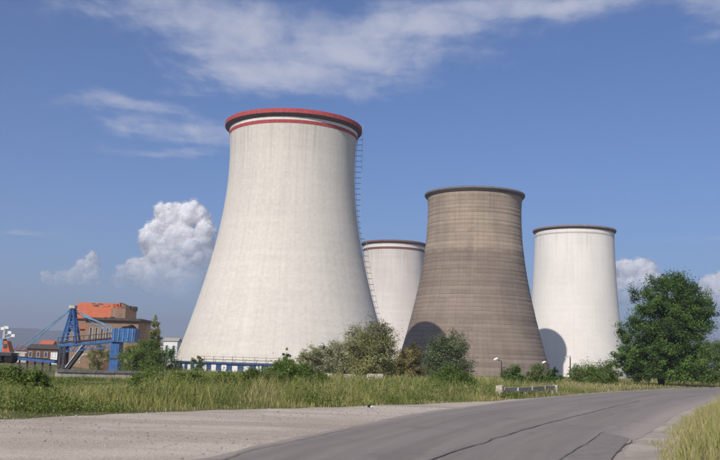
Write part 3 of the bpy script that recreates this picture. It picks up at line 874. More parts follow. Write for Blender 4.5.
# the big roadside tree
tb = gp(661, 123)
s_ = 123 / F
def px_blob(px, py, rx, ry, dep=None, Y=123, base=None):
    p = at(px, py, Y)
    b = base
    sc = Y / F
    return (p.x - b.x, 0 if dep is None else dep, p.z - b.z, rx * sc, (rx + ry) * .5 * sc, ry * sc)
bl = [px_blob(*q, base=tb) for q in [(668, 296, 30, 20), (640, 302, 17, 15, -1), (694, 300, 20, 16, 1), (655, 318, 26, 18, -2), (690, 322, 24, 16), (704, 312, 12, 12), (634, 328, 14, 13, 1), (668, 332, 28, 14, -1.5),
      (640, 346, 13, 12, 2), (697, 342, 14, 12, 1.5), (630, 344, 11, 8), (622, 354, 10, 7, -1), (617, 362, 8, 6, -.5), (630, 362, 13, 9, -1), (646, 364, 12, 8, 2), (680, 362, 14, 9, 3), (672, 282, 18, 10), (690, 360, 12, 9), (632, 373, 14, 8, -.5), (698, 372, 14, 8, 1.5), (652, 370, 18, 9, 3), (684, 370, 18, 9, 3.5), (668, 352, 24, 14, 2.5), (657, 350, 15, 9, -3), (676, 364, 12, 7, -2.5), (654, 364, 14, 8, -3), (668, 374, 14, 6, -3), (646, 374, 14, 6, -2), (690, 374, 14, 6, -1), (690, 352, 18, 12, -1), (642, 356, 16, 12, -1), (660, 330, 30, 26), (684, 310, 28, 22)]]
tree('roadside_tree', tb, bl, 'large dark green spreading tree at the bend of the road', 'tree', G_DARK, clumps=640, per=150, leaf=.25, clump_r=.95, trunk_h=5.2, trunk_r=.42, stems=2, limbs=44, fill=.5)

def shrub(px, Y, w_px, top_py, label, cols, name='shrub', cat='bush', group=None, clumps=26, per=110, leaf=.16, dense_=.45, droop=0.0, stems=3, tall=None, shape='round'):
    b = gp(px, Y)
    sc = Y / F
    W = w_px * sc / 2
    Hh = at(px, top_py, Y).z - b.z
    if shape == 'round':
        bl = [(0, 0, Hh * .16, W * .85, W * .8, Hh * .18), (0, 0, Hh * .52, W * .72, W * .7, Hh * .40), (-W * .5, .1 * W, Hh * .38, W * .45, W * .5, Hh * .32), (W * .5, -.1 * W, Hh * .36, W * .46, W * .5, Hh * .3), (W * .1, -.3 * W, Hh * .7, W * .42, W * .4, Hh * .24)]
    elif shape == 'loose':
        bl = [(0, 0, Hh * .18, W * .8, W * .8, Hh * .18)]
        for q in range(11):
            a = random.uniform(-1, 1); h_ = random.uniform(.28, .82) * (1 - .35 * abs(a))
            bl.append((a * W * .75, random.uniform(-.5, .5) * W, Hh * h_, W * .30, W * .34, Hh * .2))
    else:   # upright
        bl = [(0, 0, Hh * .3, W * .9, W * .9, Hh * .3), (0, 0, Hh * .58, W * .75, W * .75, Hh * .26), (.1 * W, 0, Hh * .82, W * .42, W * .42, Hh * .18)]
    return tree(name, b, bl, label, cat, cols, clumps=int(clumps * 2.6), per=int(per * .75), leaf=leaf, clump_r=max(.18, min(W, Hh) * .28), trunk_h=Hh * .4, trunk_r=max(.03, Hh * .018), stems=stems, limbs=14, group=group, fill=dense_, droop=droop)

GB = 'bushes in front of the cooling towers'
shrub(346, 112, 62, 319, 'tall silvery green bush between the pale tower and brown tower', G_SILVER + G_OLIVE[:1], clumps=75, per=170, leaf=.20, shape='loose', stems=5, group=GB, name='willow_bush')
shrub(374, 106, 54, 318, 'feathery olive green bush, the tallest in front of the gap', G_OLIVE + G_SILVER[:1], clumps=66, per=170, leaf=.20, stems=4, group=GB, name='willow_bush')
shrub(319, 100, 40, 336, 'low grey green bush at the edge of the pale tower foot', G_SILVER, clumps=46, per=150, leaf=.18, shape='loose', group=GB, name='willow_bush')
shrub(410, 104, 30, 337, 'rounded brownish olive bush at the shaded foot of the brown tower', [(.25, .205, .085), (.21, .185, .075), (.29, .25, .12)], clumps=36, per=170, leaf=.16, group=GB, name='willow_bush')
shrub(448, 118, 52, 327, 'dark green dense bush before the brown tower wall', [(.105, .15, .065), (.155, .195, .09), (.25, .27, .17)], clumps=64, per=170, leaf=.20, group=GB, name='elder_bush')
shrub(287, 90, 16, 340, 'slim young bush with open twigs before the pale tower', G_MID, clumps=20, per=90, leaf=.16, shape='upright', group=GB, name='elder_bush')
shrub(197, 84, 22, 348, 'thin airy sapling in front of the blue and white panels', G_MID, clumps=16, per=40, leaf=.16, shape='loose', group=GB, name='sapling')
shrub(445, 80, 34, 367, 'low bright green bush below the dark bush', G_MID, clumps=26, per=140, leaf=.13, group=GB, name='bramble_bush')
shrub(512, 92, 26, 364, 'small dark bush beside the first lamp', G_DARK, clumps=30, per=130, leaf=.14, group=GB, name='elder_bush')
shrub(538, 96, 24, 363, 'upright green bush beside the second lamp', G_MID, clumps=28, per=120, leaf=.14, group=GB, name='elder_bush')
shrub(554, 100, 16, 366, 'narrow shaggy bush under the tower shadow', G_DARK, clumps=16, per=120, leaf=.14, group=GB, name='elder_bush')
shrub(584, 112, 36, 362, 'wide light green bush in front of the white tower', G_MID, clumps=40, per=140, leaf=.16, group=GB, name='elder_bush')
shrub(606, 114, 30, 359, 'leafy green bush touching the lower branches of the roadside tree', G_MID, clumps=36, per=140, leaf=.16, group=GB, name='elder_bush')
shrub(714, 150, 46, 338, 'bright green bush behind the roadside tree at the picture edge', G_MID, clumps=60, per=170, leaf=.24, group=GB, name='elder_bush')
shrub(688, 160, 36, 343, 'dark bush in the shade behind the roadside tree', G_DARK, clumps=40, per=160, leaf=.24, group=GB, name='elder_bush')
# works side
shrub(152, 158, 15, 315, 'narrow upright tree beside the brick building', G_OLIVE, name='poplar_tree', cat='tree', clumps=70, per=130, leaf=.22, shape='upright', stems=1)
shrub(141, 128, 48, 337, 'broad green bush below the blue hopper', G_MID, clumps=60, per=150, leaf=.20, name='elder_bush')
shrub(165, 130, 34, 343, 'dark green bush beside the pale tower foot', G_DARK, clumps=34, per=140, leaf=.18, name='elder_bush')
shrub(98, 205, 26, 341, 'yellowish green bush under the blue gantry', G_OLIVE, clumps=34, per=130, leaf=.22, name='elder_bush')
shrub(113, 200, 20, 346, 'small green bush behind the blue column', G_MID, clumps=24, per=120, leaf=.22, name='elder_bush')

shrub(279, 68, 36, 361, 'dense green bush hiding the end of the blue and white panels', G_MID, clumps=40, per=150, leaf=.13, group=GB, name='bramble_bush')
shrub(303, 74, 28, 362, 'leafy green bush between the slim young bush and the willows', G_MID, clumps=36, per=150, leaf=.13, group=GB, name='bramble_bush')
# bramble thickets along the meadow
GBR = 'bramble thickets along the grass strip'
for px, Y, w_px, top, lb in [(8, 44, 46, 366, 'leafy bramble thicket below the orange cabin'), (34, 42, 34, 370, 'bramble thicket with yellow flowers left of the concrete wall'), (150, 46, 46, 371, 'green bramble thicket at the end of the concrete wall'),
        (188, 45, 48, 371, 'bramble thicket beneath the thin sapling'), (224, 47, 44, 374, 'bramble thicket under the middle of the blue and white panels'), (258, 47, 42, 367, 'taller bramble thicket covering the end of the panels'),
        (290, 49, 52, 361, 'largest bramble thicket at the pale tower foot'), (322, 52, 36, 374, 'bramble thicket below the low grey green bush'), (458, 66, 40, 372, 'bramble thicket below the dark bush')]:
    shrub(px, Y, w_px, top, lb, [(.10, .16, .035), (.14, .20, .048), (.19, .23, .065)], name='bramble_bush', group=GBR, clumps=34, per=130, leaf=.11, stems=3, dense_=.4)

# grass: thin bent blades
def blades(P, h, width, cols, lean=.5, name='grass', label='', nodes=3):
    n = len(P)
    a = rng.random(n) * 6.283; b = rng.random(n) * 6.283
    side = np.stack([np.cos(a), np.sin(a), np.zeros(n)], 1)
    ln = np.stack([np.cos(b), np.sin(b), np.zeros(n)], 1) * (h * lean * rng.uniform(.2, 1.3, n))[:, None]
    z = np.array([0, 0, 1.0])
    w_ = (width * rng.uniform(.6, 1.4, n))[:, None]
    p0 = P - z * .04
    p1 = P + z * (h * .55)[:, None] + ln * .32
    p2 = P + z * (h * rng.uniform(.85, 1.05, n))[:, None] + ln
    V = np.stack([p0 - side * w_ * .5, p0 + side * w_ * .5, p1 + side * w_ * .38, p1 - side * w_ * .38, p2], 1).reshape(-1, 3)
    i = np.arange(n)[:, None] * 5
    Q = i + np.array([[0, 1, 2, 3]]); T = i + np.array([[3, 2, 4]])
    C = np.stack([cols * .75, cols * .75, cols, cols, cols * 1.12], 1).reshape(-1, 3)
    me = np_mesh(name, V, [Q, T], cols=np.clip(C, 0, 1))
    o = mesh_obj(name, me, M['blade'])
    return tag(o, label, 'grass', kind='stuff')
GE2 = dense(GE, 1200)
def sample_field(n, ymin, ymax, seed_fn):
    y = rng.uniform(ymin, ymax, n)
    x = (rng.random(n) * 1.06 - .53) * y * 720 / F * 1.06 + rng.normal(0, .2, n) + 0.02 * y
    return x, y
def beyond_edge(x, y):
    """distance past the gravel edge into the meadow (positive inside)"""
    out = np.empty(len(x))
    T = np.gradient(GE2, axis=0)
    for k in range(0, len(x), 20000):
        dx = x[k:k + 20000, None] - GE2[None, ::3, 0]; dy = y[k:k + 20000, None] - GE2[None, ::3, 1]
        q = dx * dx + dy * dy; j = q.argmin(1); m = np.arange(len(j)); t = T[j * 3]
        out[k:k + 20000] = np.sqrt(q[m, j]) * np.sign(t[:, 0] * dy[m, j] - t[:, 1] * dx[m, j])
    return out
C_GREEN = np.array([.215, .24, .062]); C_YEL = np.array([.38, .345, .125]); C_STRAW = np.array([.48, .39, .22]); C_DEEP = np.array([.105, .155, .038])
def meadow():
    Ps = []; Hs = []; Ws = []; Cs = []
    for (n, y0, y1, hk, wd) in ((130000, 24, 52, 1.0, .020), (90000, 45, 85, 1.0, .032), (60000, 80, 150, .75, .055), (40000, 140, 260, .7, .10)):
        x, y = sample_field(n, y0, y1, None)
        e = beyond_edge(x, y)
        ok = e > -.05 - .35 * vnoise(x * .9, y * .9, 71)
        x, y, e = x[ok], y[ok], e[ok]
        patch = fbm(x * .22, y * .22, 61, 4); tuft = fbm(x * 1.3, y * 1.3, 63, 3)
        keep = rng.random(len(x)) < .25 + 1.1 * np.clip(tuft - .25, 0, 1)
        x, y, e, patch, tuft = x[keep], y[keep], e[keep], patch[keep], tuft[keep]
        h = (.14 + .62 * sstep(.0, 3.5, e)) * (.35 + 1.25 * tuft) * (.25 + 1.5 * patch) * rng.uniform(.5, 1.25, len(x)) * hk
        right = sstep(6, 30, x) * (y < 140)
        h = h * (1 - .35 * right) * (1 - .40 * sstep(-.20, -.27, x / y)) * (1 - .62 * sstep(-.20, -.25, x / y) * sstep(-.395, -.36, x / y) * sstep(40, 46, y))
        sect = (x / y < -.235) & (x / y > -.375) & (y < 50)
        h = np.where(sect, np.minimum(h, np.maximum(.25, 1.72 - .0325 * y)), h)
        z = ground_z(x, y)
        # green near the verge foot and in damp patches, straw on tips and to the right
        s = fbm(x * .5 + 40, y * .5, 67, 4)
        straw = np.clip(.10 + .75 * sstep(.50, .72, s) + .85 * right + rng.normal(0, .18, len(x)), 0, 1)
        yel = np.clip(.35 + .9 * (patch - .5) + rng.normal(0, .25, len(x)), 0, 1)
        deep = np.clip(sstep(.55, .3, patch) + rng.normal(0, .2, len(x)), 0, 1) * .6
        c = C_GREEN[None] * (1 - yel[:, None]) + C_YEL[None] * yel[:, None]
        c = c * (1 - deep[:, None]) + C_DEEP[None] * deep[:, None]
        st = (rng.random(len(x)) < straw * .62)
        c[st] = C_STRAW * rng.uniform(.6, 1.15, (st.sum(), 1))
        c = c * rng.uniform(.75, 1.25, (len(x), 1))
        Ps.append(np.stack([x, y, z], 1)); Hs.append(h); Ws.append(np.full(len(x), wd)); Cs.append(c)
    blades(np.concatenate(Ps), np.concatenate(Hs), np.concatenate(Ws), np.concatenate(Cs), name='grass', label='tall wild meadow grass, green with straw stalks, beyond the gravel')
    # leafy weeds low in the grass
    x, y = sample_field(22000, 25, 75, None)
    e = beyond_edge(x, y); pt = fbm(x * .35, y * .35, 73, 3)
    ok = (e > .3) & (rng.random(len(x)) < sstep(.42, .62, pt)); x, y, e = x[ok], y[ok], e[ok]
    z = ground_z(x, y); k = 26
    sect = (x / y < -.235) & (x / y > -.375) & (y < 50)
    hh = (.3 + .7 * sstep(0, 3, e) * rng.random(len(x))) * (1 - .7 * sstep(-.20, -.25, x / y) * sstep(-.395, -.36, x / y) * sstep(40, 46, y))
    hh = np.where(sect, np.minimum(hh, np.maximum(.2, 1.6 - .0325 * y)), hh)
    c = np.stack([x, y, z], 1)[:, None] + rng.normal(0, 1, (len(x), k, 3)) * np.array([.16, .16, 0]) + np.stack([np.zeros((len(x), k)), np.zeros((len(x), k)), rng.random((len(x), k)) * hh[:, None]], -1)
    V, Fq = leaf_quads(c.reshape(-1, 3), .085)
    cl_ = palette(len(x), [(.11, .165, .036), (.15, .21, .052), (.21, .235, .075)], .2)
    cl_ = np.repeat(cl_, k, 0) * rng.uniform(.7, 1.3, (len(x) * k, 1))
    fl = (rng.random(len(cl_)) < .012) & (np.repeat(x, k) < -8)
    cl_[fl] = (.55, .42, .03)
    me = np_mesh('weeds', V, Fq, cols=np.repeat(np.clip(cl_, 0, 1), 4, 0))
    tag(mesh_obj('weeds', me, M['leaf']), 'leafy weeds and small yellow flowers low in the meadow', 'weeds', kind='stuff')
    # verge inside the bend
    n = 210000
    x = rng.uniform(4, 40, n); y = 12 + 68 * rng.random(n) ** 1.25
    d, j = road_dist(x, y)
    wdt = np.hypot(*(RE[j] - LE[j]).T) / 2
    e = d - wdt
    ok = (e > .25 + .45 * vnoise(x * .7, y * .7, 81)) & (e < 9) & (x < y * .50 + 3)
    x, y, e = x[ok], y[ok], e[ok]
    tuft = fbm(x * 1.2, y * 1.2, 83, 3)
    keep = rng.random(len(x)) < .35 + tuft
    x, y, e, tuft = x[keep], y[keep], e[keep], tuft[keep]
    h = (.20 + .72 * sstep(.4, 2.2, e)) * (.5 + tuft) * rng.uniform(.5, 1.2, len(x))
    s = fbm(x * .5, y * .5, 85, 3)
    mixv = np.clip(.25 + sstep(.4, .65, s) * .7, 0, 1)
    c = C_GREEN[None] * (1 - mixv[:, None]) * 1.25 + C_YEL[None] * mixv[:, None]
    st = rng.random(len(x)) < .30 + .35 * mixv
    c[st] = C_STRAW * rng.uniform(.6, 1.1, (st.sum(), 1))
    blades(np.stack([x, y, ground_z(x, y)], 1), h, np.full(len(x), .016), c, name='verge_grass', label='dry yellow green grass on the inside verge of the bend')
meadow()

# ------------------------------------------------------------------ roadside things
def barrier():
    a = at(500, 396, 55); b = at(555.5, 392, 68)
    a.z = gz(a.x, a.y); b.z = gz(b.x, b.y)
    root = tag(empty('concrete_barrier', a), 'low concrete roadside barrier with two white end posts in grass', 'barrier')
    d = b - a
    def post(p, w_, h):
        bm = bmesh.new(); bmesh.ops.create_cube(bm, size=1)
        for v in bm.verts:
            v.co.x *= w_ * (1 if v.co.z < 0 else .72); v.co.y *= .42; v.co.z = v.co.z * (h + .3) + h / 2 - .15
        bmesh.ops.bevel(bm, geom=bm.edges[:], offset=.045, segments=2, affect='EDGES')
        for v in bm.verts: v.co += Vector([random.uniform(-.02, .02) for _ in range(3)])
        me = bpy.data.meshes.new('post'); bm.to_mesh(me); bm.free()
        o = mesh_obj('post', me, M['white_concrete'], root); o.location = p - a; o.rotation_euler = (0, random.uniform(-.06, .06), math.atan2(d.y, d.x))
    post(a, .62, .78); post(b, .6, .66)
    L = d.length; n = 4
    for q in range(n):
        t0 = q / n; t1 = (q + 1) / n
        p0 = d * (t0 + .012 + (.03 if q == 0 else 0)); p1 = d * (t1 - .012 - (.03 if q == n - 1 else 0))
        p0.z = p1.z = .44 + random.uniform(-.03, .03)
        MB().bar(p0, p1, .22, .30).build('beam', M['concrete'], root)
        mm = d * ((t0 + t1) / 2)
        MB().box((mm.x - .12, mm.y - .1, -.3), (mm.x + .12, mm.y + .1, .27)).build('support', M['concrete'], root)
barrier()

def lamp(px, Y, py_head, label, flip):
    b = gp(px, Y); hd = at(px, py_head, Y)
    h = hd.z - b.z
    root = tag(empty('yard_lamp', b), label, 'lamp', 'yard lamps below the brown tower')
    MB().tube([(0, 0, -.3), (0, 0, h * .5), (0, 0, h)], [.13, .11, .09], 8).build('pole', M['dark_steel'], root)
    arm = MB().tube([(0, 0, h - .05), (flip * .5, -.2, h + .12), (flip * .9, -.4, h + .16)], .06, 6).build('arm', M['dark_steel'], root)
    bm = bmesh.new(); bmesh.ops.create_uvsphere(bm, u_segments=12, v_segments=8, radius=1)
    for v in bm.verts:
        v.co = Vector((v.co.x * .5, v.co.y * .26, max(v.co.z, -.35) * .24))
    bmesh.ops.rotate(bm, verts=bm.verts, cent=(0, 0, 0), matrix=Matrix.Rotation(flip * .45, 3, 'Y'))
    bmesh.ops.translate(bm, verts=bm.verts, vec=(flip * 1.15, -.45, h + .32))
    me = bpy.data.meshes.new('lamp_head'); bm.to_mesh(me); bm.free()
    mesh_obj('lamp_head', me, M['white_panel'], root)
lamp(501.5, 170, 361, 'short lamp with white head in front of the brown tower wall', -1)
lamp(549, 190, 364, 'short lamp with white head where the tower shadow falls', -1)
def pole():
    b = gp(570.3, 180); t = at(570, 357, 180)
    h = t.z - b.z
    root = tag(empty('wooden_pole', b), 'slim bare pole in front of the white tower', 'pole')
    MB().tube([(0, 0, -.4), (0, 0, h)], [.15, .11], 8).build('shaft', M['bark'], root)
    MB().bar((-.9, 0, h - .1), (.2, 0, h + .25), .07).build('bracket', M['dark_steel'], root)
    MB().box((-1.05, -.08, h - .2), (-.85, .08, h - .02)).build('insulator', M['white_panel'], root)
pole()

def crumple(name, p, size, mat, label, cat, seed, parts=()):
    root = tag(empty(name, p), label, cat)
    for k, (nm, mt, off, sc) in enumerate(parts):
        bm = bmesh.new(); bmesh.ops.create_icosphere(bm, subdivisions=2, radius=1)
        rr = random.Random(seed + k)
        for v in bm.verts:
            v.co *= rr.uniform(.55, 1.2); v.co = Vector((v.co.x * sc[0], v.co.y * sc[1], max(v.co.z, -.3) * sc[2])); v.co += Vector(off)
        me = bpy.data.meshes.new(nm); bm.to_mesh(me); bm.free()
        mesh_obj(nm, me, M[mt], root)
M['bag'] = plain('thin_plastic', (.02, .02, .022, 1), .35, .3, 6)
lp = at(370, 408.2, 37.0)
crumple('litter_bag', (lp.x, lp.y, .045), .1, 'bag', 'crumpled black and white litter lying on the gravel edge', 'litter', 3, [('bag', 'bag', (0, 0, .02), (.11, .07, .09)), ('paper', 'white_panel', (.08, -.05, .02), (.08, .06, .05))])

# pale rubble at the foot of the willow bushes
GR = 'pale rubble blocks under the bushes'
for q, (px, py, Y, w_, h_) in enumerate([(303, 375, 78, .9, .75), (329, 376, 80, .7, .6), (350, 377, 78, 1.0, .65), (371, 376.5, 82, .6, .8), (379, 376.5, 82, .8, .7)]):
    p = gp(px, Y); tz = at(px, py - 3.5, Y).z
    hh = max(.5, tz - p.z)
    bm = bmesh.new(); bmesh.ops.create_cube(bm, size=1)
    bmesh.ops.subdivide_edges(bm, edges=bm.edges[:], cuts=2, use_grid_fill=True)
    for v in bm.verts:
        v.co = Vector((v.co.x * w_, v.co.y * .6, v.co.z * hh + hh / 2 - .1)) + Vector([random.uniform(-.06, .06) for _ in range(3)])
    me = bpy.data.meshes.new('rubble_block'); bm.to_mesh(me); bm.free()
    o = mesh_obj('rubble_block', me, M['white_concrete'], None, p); o.rotation_euler = (0, 0, random.uniform(-.5, .5))
    tag(o, ['pale rubble block under the low grey green bush', 'small pale rubble block left of the silvery bush stems', 'widest pale rubble block under the silvery bush', 'upright pale rubble block under the feathery bush', 'pale rubble block beside the upright one under the feathery bush'][q], 'rubble', GR)

# ------------------------------------------------------------------ the works on the far left
def wall_left():
    Y = 88
    a = at(56, 369.5, Y); b = at(168, 371.5, Y + 6)
    top = .5 * (a.z + b.z)
    g0 = gz(a.x, Y)
    root = tag(empty('concrete_wall', (a.x, Y, g0)), 'long low pale concrete wall with dark coping in the weeds', 'wall')
    L = b.x - a.x; n = 6; H = top - g0
    d = Vector((L, 6, 0)); sl = d.normalized(); nrm = Vector((sl.y, -sl.x, 0))
    for q in range(n):
        p0 = d * (q / n) + sl * .02; p1 = d * ((q + 1) / n) - sl * .02
        c0 = Vector((0, 0, (H - .657) / 2)); dz = random.uniform(-.02, .02)
        MB().bar(p0 + c0, p1 + c0, .5, H - .257 + .4).build('panel', M['concrete'], root)
        MB().bar(p0 + Vector((0, 0, H - .12 + dz)), p1 + Vector((0, 0, H - .12 + dz)), .74, .26).build('coping', M['grey_rim'], root)
wall_left()

M['brick'] = None
def brick_mat():
    m, N = material('old_brick')
    o = N.n('ShaderNodeTexCoord').outputs['Object']
    sp = N.n('ShaderNodeSeparateXYZ', {0: o})
    vec = N.n('ShaderNodeCombineXYZ', {0: N.math('ADD', sp.outputs[0], sp.outputs[1]), 1: sp.outputs[2], 2: 0.0}).outputs[0]
    b = N.n('ShaderNodeTexBrick', {'Vector': vec, 'Color1': (.27, .155, .10, 1), 'Color2': (.22, .12, .08, 1), 'Mortar': (.34, .27, .21, 1), 'Scale': 2.0, 'Mortar Size': .02, 'Brick Width': .5, 'Row Height': .16})
    st = N.noise(N.n('ShaderNodeMapping', {'Vector': o, 'Scale': (.5, .5, .12)}).outputs[0], 1.2, 6, .65)
    c = N.mix(N.remap(st, .45, .68, 0, .7), b.outputs['Color'], (.36, .26, .18, 1))
    c = N.mix(N.remap(N.noise(o, .4, 6, .7), .55, .72, 0, .6), c, (.10, .075, .06, 1))
    finish(N, c, .95, b.outputs['Fac'], .02, .3, spec=.1)
    return m
M['brick'] = brick_mat()
def tile_mat():
    m, N = material('orange_roof_tiles')
    o = N.n('ShaderNodeTexCoord').outputs['Object']
    wv = N.n('ShaderNodeTexWave', {'Vector': o, 'Scale': 1.6, 'Distortion': .3}, bands_direction='X').outputs['Fac']
    c = N.mix(N.noise(o, .8, 6, .7), (.34, .085, .042, 1), (.62, .20, .105, 1))
    c = N.mix(N.remap(N.noise(o, .5, 5, .7), .58, .70, 0, .8), c, (.16, .07, .045, 1))
    finish(N, c, .9, wv, .06, .5, spec=.1)
    return m
M['tile'] = tile_mat()
def glass_mat():
    m, N = material('dusty_window_glass')
    o = N.n('ShaderNodeTexCoord').outputs['Object']
    finish(N, N.mix(N.noise(o, 2, 4), (.03, .035, .04, 1), (.10, .11, .12, 1)), .2, spec=.5)
    return m
M['glass'] = glass_mat()
M['felt'] = plain('roofing_felt', (.10, .085, .075, 1), .95, .3)
M['pale_wall'] = plain('pale_render', (.55, .50, .45, 1), .9, .2)
M['blue'] = plain('machine_blue_paint', (.03, .145, .42, 1), .55, .3, 1.2, dirt=(.04, .07, .15, 1))
M['pale_blue'] = plain('faded_blue_paint', (.17, .33, .50, 1), .6, .25, 1.2)
M['coal'] = plain('coal', (.018, .016, .016, 1), .9, .4, 3)
M['orange'] = plain('orange_machine_paint', (.55, .13, .05, 1), .5, .25, 1.5)
M['brown_wall'] = plain('brown_shed_wall', (.16, .085, .065, 1), .9, .25)

def window(parent, x0, x1, z0, z1, y, div=2):
    """frame with recessed panes on a wall facing -y"""
    f = MB()
    t = .16
    f.box((x0, y - .06, z0), (x0 + t, y + .12, z1)); f.box((x1 - t, y - .06, z0), (x1, y + .12, z1))
    f.box((x0 + t, y - .06, z0), (x1 - t, y + .12, z0 + t)); f.box((x0 + t, y - .06, z1 - t), (x1 - t, y + .12, z1))
    w_ = f.build('window', M['pale_wall'], parent)
    n = div
    for q in range(n):
        a = z0 + t + (z1 - z0 - 2 * t) * q / n; b = z0 + t + (z1 - z0 - 2 * t) * (q + 1) / n
        MB().box((x0 + t + .01, y + .02, a + .03), (x1 - t - .01, y + .05, b - .03)).build('pane', M['glass'], w_)
def works_buildings():
    # front hall with a flat roof
    Y = 232; sc = Y / F
    g = LOW - .1
    def X(px, Yq=Y): return at(px, 345, Yq).x
    def Z(px, py, Yq=Y): return at(px, py, Yq).z
    x0, x1 = X(84), X(137); zt = Z(112, 320.5)
    root = tag(empty('brick_hall', (x0, Y, g)), 'brown brick hall with tall pale windows and flat overhanging roof', 'building')
    W = x1 - x0; H = zt - g
    wins = [(88 + 5.6 * q, 91.4 + 5.6 * q) for q in range(6)]
    zs0, zs1 = Z(100, 343) - g, Z(100, 327) - g
    # wall built round its openings
    mb = MB()
    xs = [0.0]
    for a, b in wins: xs += [X(a) - x0, X(b) - x0]
    xs.append(W)
    for q in range(0, len(xs), 2):
        mb.box((xs[q], 0, 0), (xs[q + 1], .45, H))
    for a, b in wins:
        mb.box((X(a) - x0, 0, 0), (X(b) - x0, .45, zs0)); mb.box((X(a) - x0, 0, zs1), (X(b) - x0, .45, H))
    mb.build('front_wall', M['brick'], root)
    MB().box((0, .452, 0), (.45, 14, H)).box((W - .45, .452, 0), (W, 14, H)).box((.452, 13.55, 0), (W - .452, 14, H)).build('side_walls', M['brick'], root)
    for a, b in wins:
        window(root, X(a) - x0 + .01, X(b) - x0 - .01, zs0, zs1, .12, 4)
    for q in range(4):
        xx = W * (.62 + .1 * q)
        window(root, xx, xx + .9, 1.2, 2.9, -.1, 2)
    rf = MB().box((-.5, -.9, H + .003), (W + .8, 14.6, H + .65)).build('roof', M['felt'], root)
    for q in range(7):
        bx = W * (.25 + .1 * q) + random.uniform(-.3, .3)
        MB().box((bx, 3 + random.random() * 4, H + .65), (bx + random.uniform(.3, .9), 8, H + .65 + random.uniform(.2, .6))).build('roof_vent', M['felt'], rf)
    # tiled building behind it
    Y2 = 252
    x0, x1 = X(69.5, Y2), X(124, Y2)
    ze = Z(90, 318, Y2); zr = Z(90, 301.5, Y2)
    root = tag(empty('tiled_building', (x0, Y2, g)), 'taller brick building with broken orange tiled roof behind the hall', 'building')
    W = x1 - x0; H = ze - g; RH = zr - ze
    MB().box((0, 0, 0), (W, 12, H)).build('wall', M['brick'], root)
    def roof(xa, xb, ya, yb, z, h, name='roof', hip=0.0, par=root):
        ym = (ya + yb) / 2
        vs = [(xa, ya, z), (xb, ya, z), (xb, yb, z), (xa, yb, z), (xa + hip, ym, z + h), (xb - hip, ym, z + h), (xa, ya, z - .3), (xb, ya, z - .3), (xb, yb, z - .3), (xa, yb, z - .3)]
        fs = [(0, 1, 5, 4), (2, 3, 4, 5), (1, 2, 5), (3, 0, 4), (6, 7, 1, 0), (7, 8, 2, 1), (8, 9, 3, 2), (9, 6, 0, 3), (9, 8, 7, 6)]
        return MB().add(vs, fs).build(name, M['tile'], par)
    xm = X(109, Y2) - x0
    rf = roof(-.6, xm, -.7, 12.7, H + .02, RH, hip=.4)
    # missing tiles: dark battens showing
    slope = RH / 6.7
    for q in range(11):
        a = random.uniform(3.2, xm - 2.2); t = random.uniform(.72, .93); ww = random.uniform(.5, 1.6)
        y_ = -.7 + t * 6.7
        z_ = H + .02 + t * RH
        dy = random.uniform(.2, .5)
        MB().add([(a, y_ - .02, z_ + .03), (a + ww, y_ - .02, z_ + .05), (a + ww * .9, y_ + dy, z_ + dy * slope + .05), (a + .1, y_ + dy, z_ + dy * slope + .03),
                  (a, y_ + .1, z_ - .1), (a + ww, y_ + .1, z_ - .1), (a + ww * .9, y_ + dy + .1, z_ + dy * slope - .1), (a + .1, y_ + dy + .1, z_ + dy * slope - .1)],
                 [(0, 1, 2, 3), (4, 7, 6, 5), (0, 4, 5, 1), (1, 5, 6, 2), (2, 6, 7, 3), (3, 7, 4, 0)]).build('roof_hole', M['felt'], rf)
    # raised brick end with ragged top and the rest of the roof
    xe = X(123.5, Y2) - x0
    up = MB().box((xm + .004, -.4, H), (xe, 12.3, H + RH * .62)).build('raised_wall', M['brick'], root)
    for q in range(9):
        bx = xm + .1 + (xe - xm - .6) * q / 8.5
        MB().box((bx, .6, H + RH * .62), (bx + random.uniform(.35, .6), 6, H + RH * (.62 + random.uniform(.12, .42)))).build('loose_bricks', M['tile'] if q < 6 else M['brick'], up)
    for q in range(6):
        bx = X(117 + 1.3 * q, Y2) - x0
        MB().box((bx, 7 + q * .3, H + RH * .6), (bx + .7, 9 + q * .3, H + RH * (.75 + random.uniform(-.1, .25)))).build('loose_bricks', M['felt'], up)
    # small tiled lean-to on the near corner
    Y3 = 240
    a, b = X(77.5, Y3), X(86, Y3)
    z0, z1 = Z(82, 328, Y3), Z(82, 317.5, Y3)
    MB().add([(a - x0, Y3 - Y2, z0 - g), (b - x0, Y3 - Y2, z0 - g), (b - x0, -.05, z1 - g), (a - x0, -.05, z1 - g), (a - x0, Y3 - Y2, z0 - g - .25), (b - x0, Y3 - Y2, z0 - g - .25), (b - x0, -.05, z1 - g - .25), (a - x0, -.05, z1 - g - .25)],
             [(0, 1, 2, 3), (7, 6, 5, 4), (0, 4, 5, 1), (1, 5, 6, 2), (2, 6, 7, 3), (3, 7, 4, 0)]).build('lean_to_roof', M['tile'], root)
    MB().box((a - x0 + .2, Y3 - Y2 + .5, 0), (b - x0 - .2, -.06, z0 - g - .1)).build('lean_to_wall', M['brick'], root)
works_buildings()

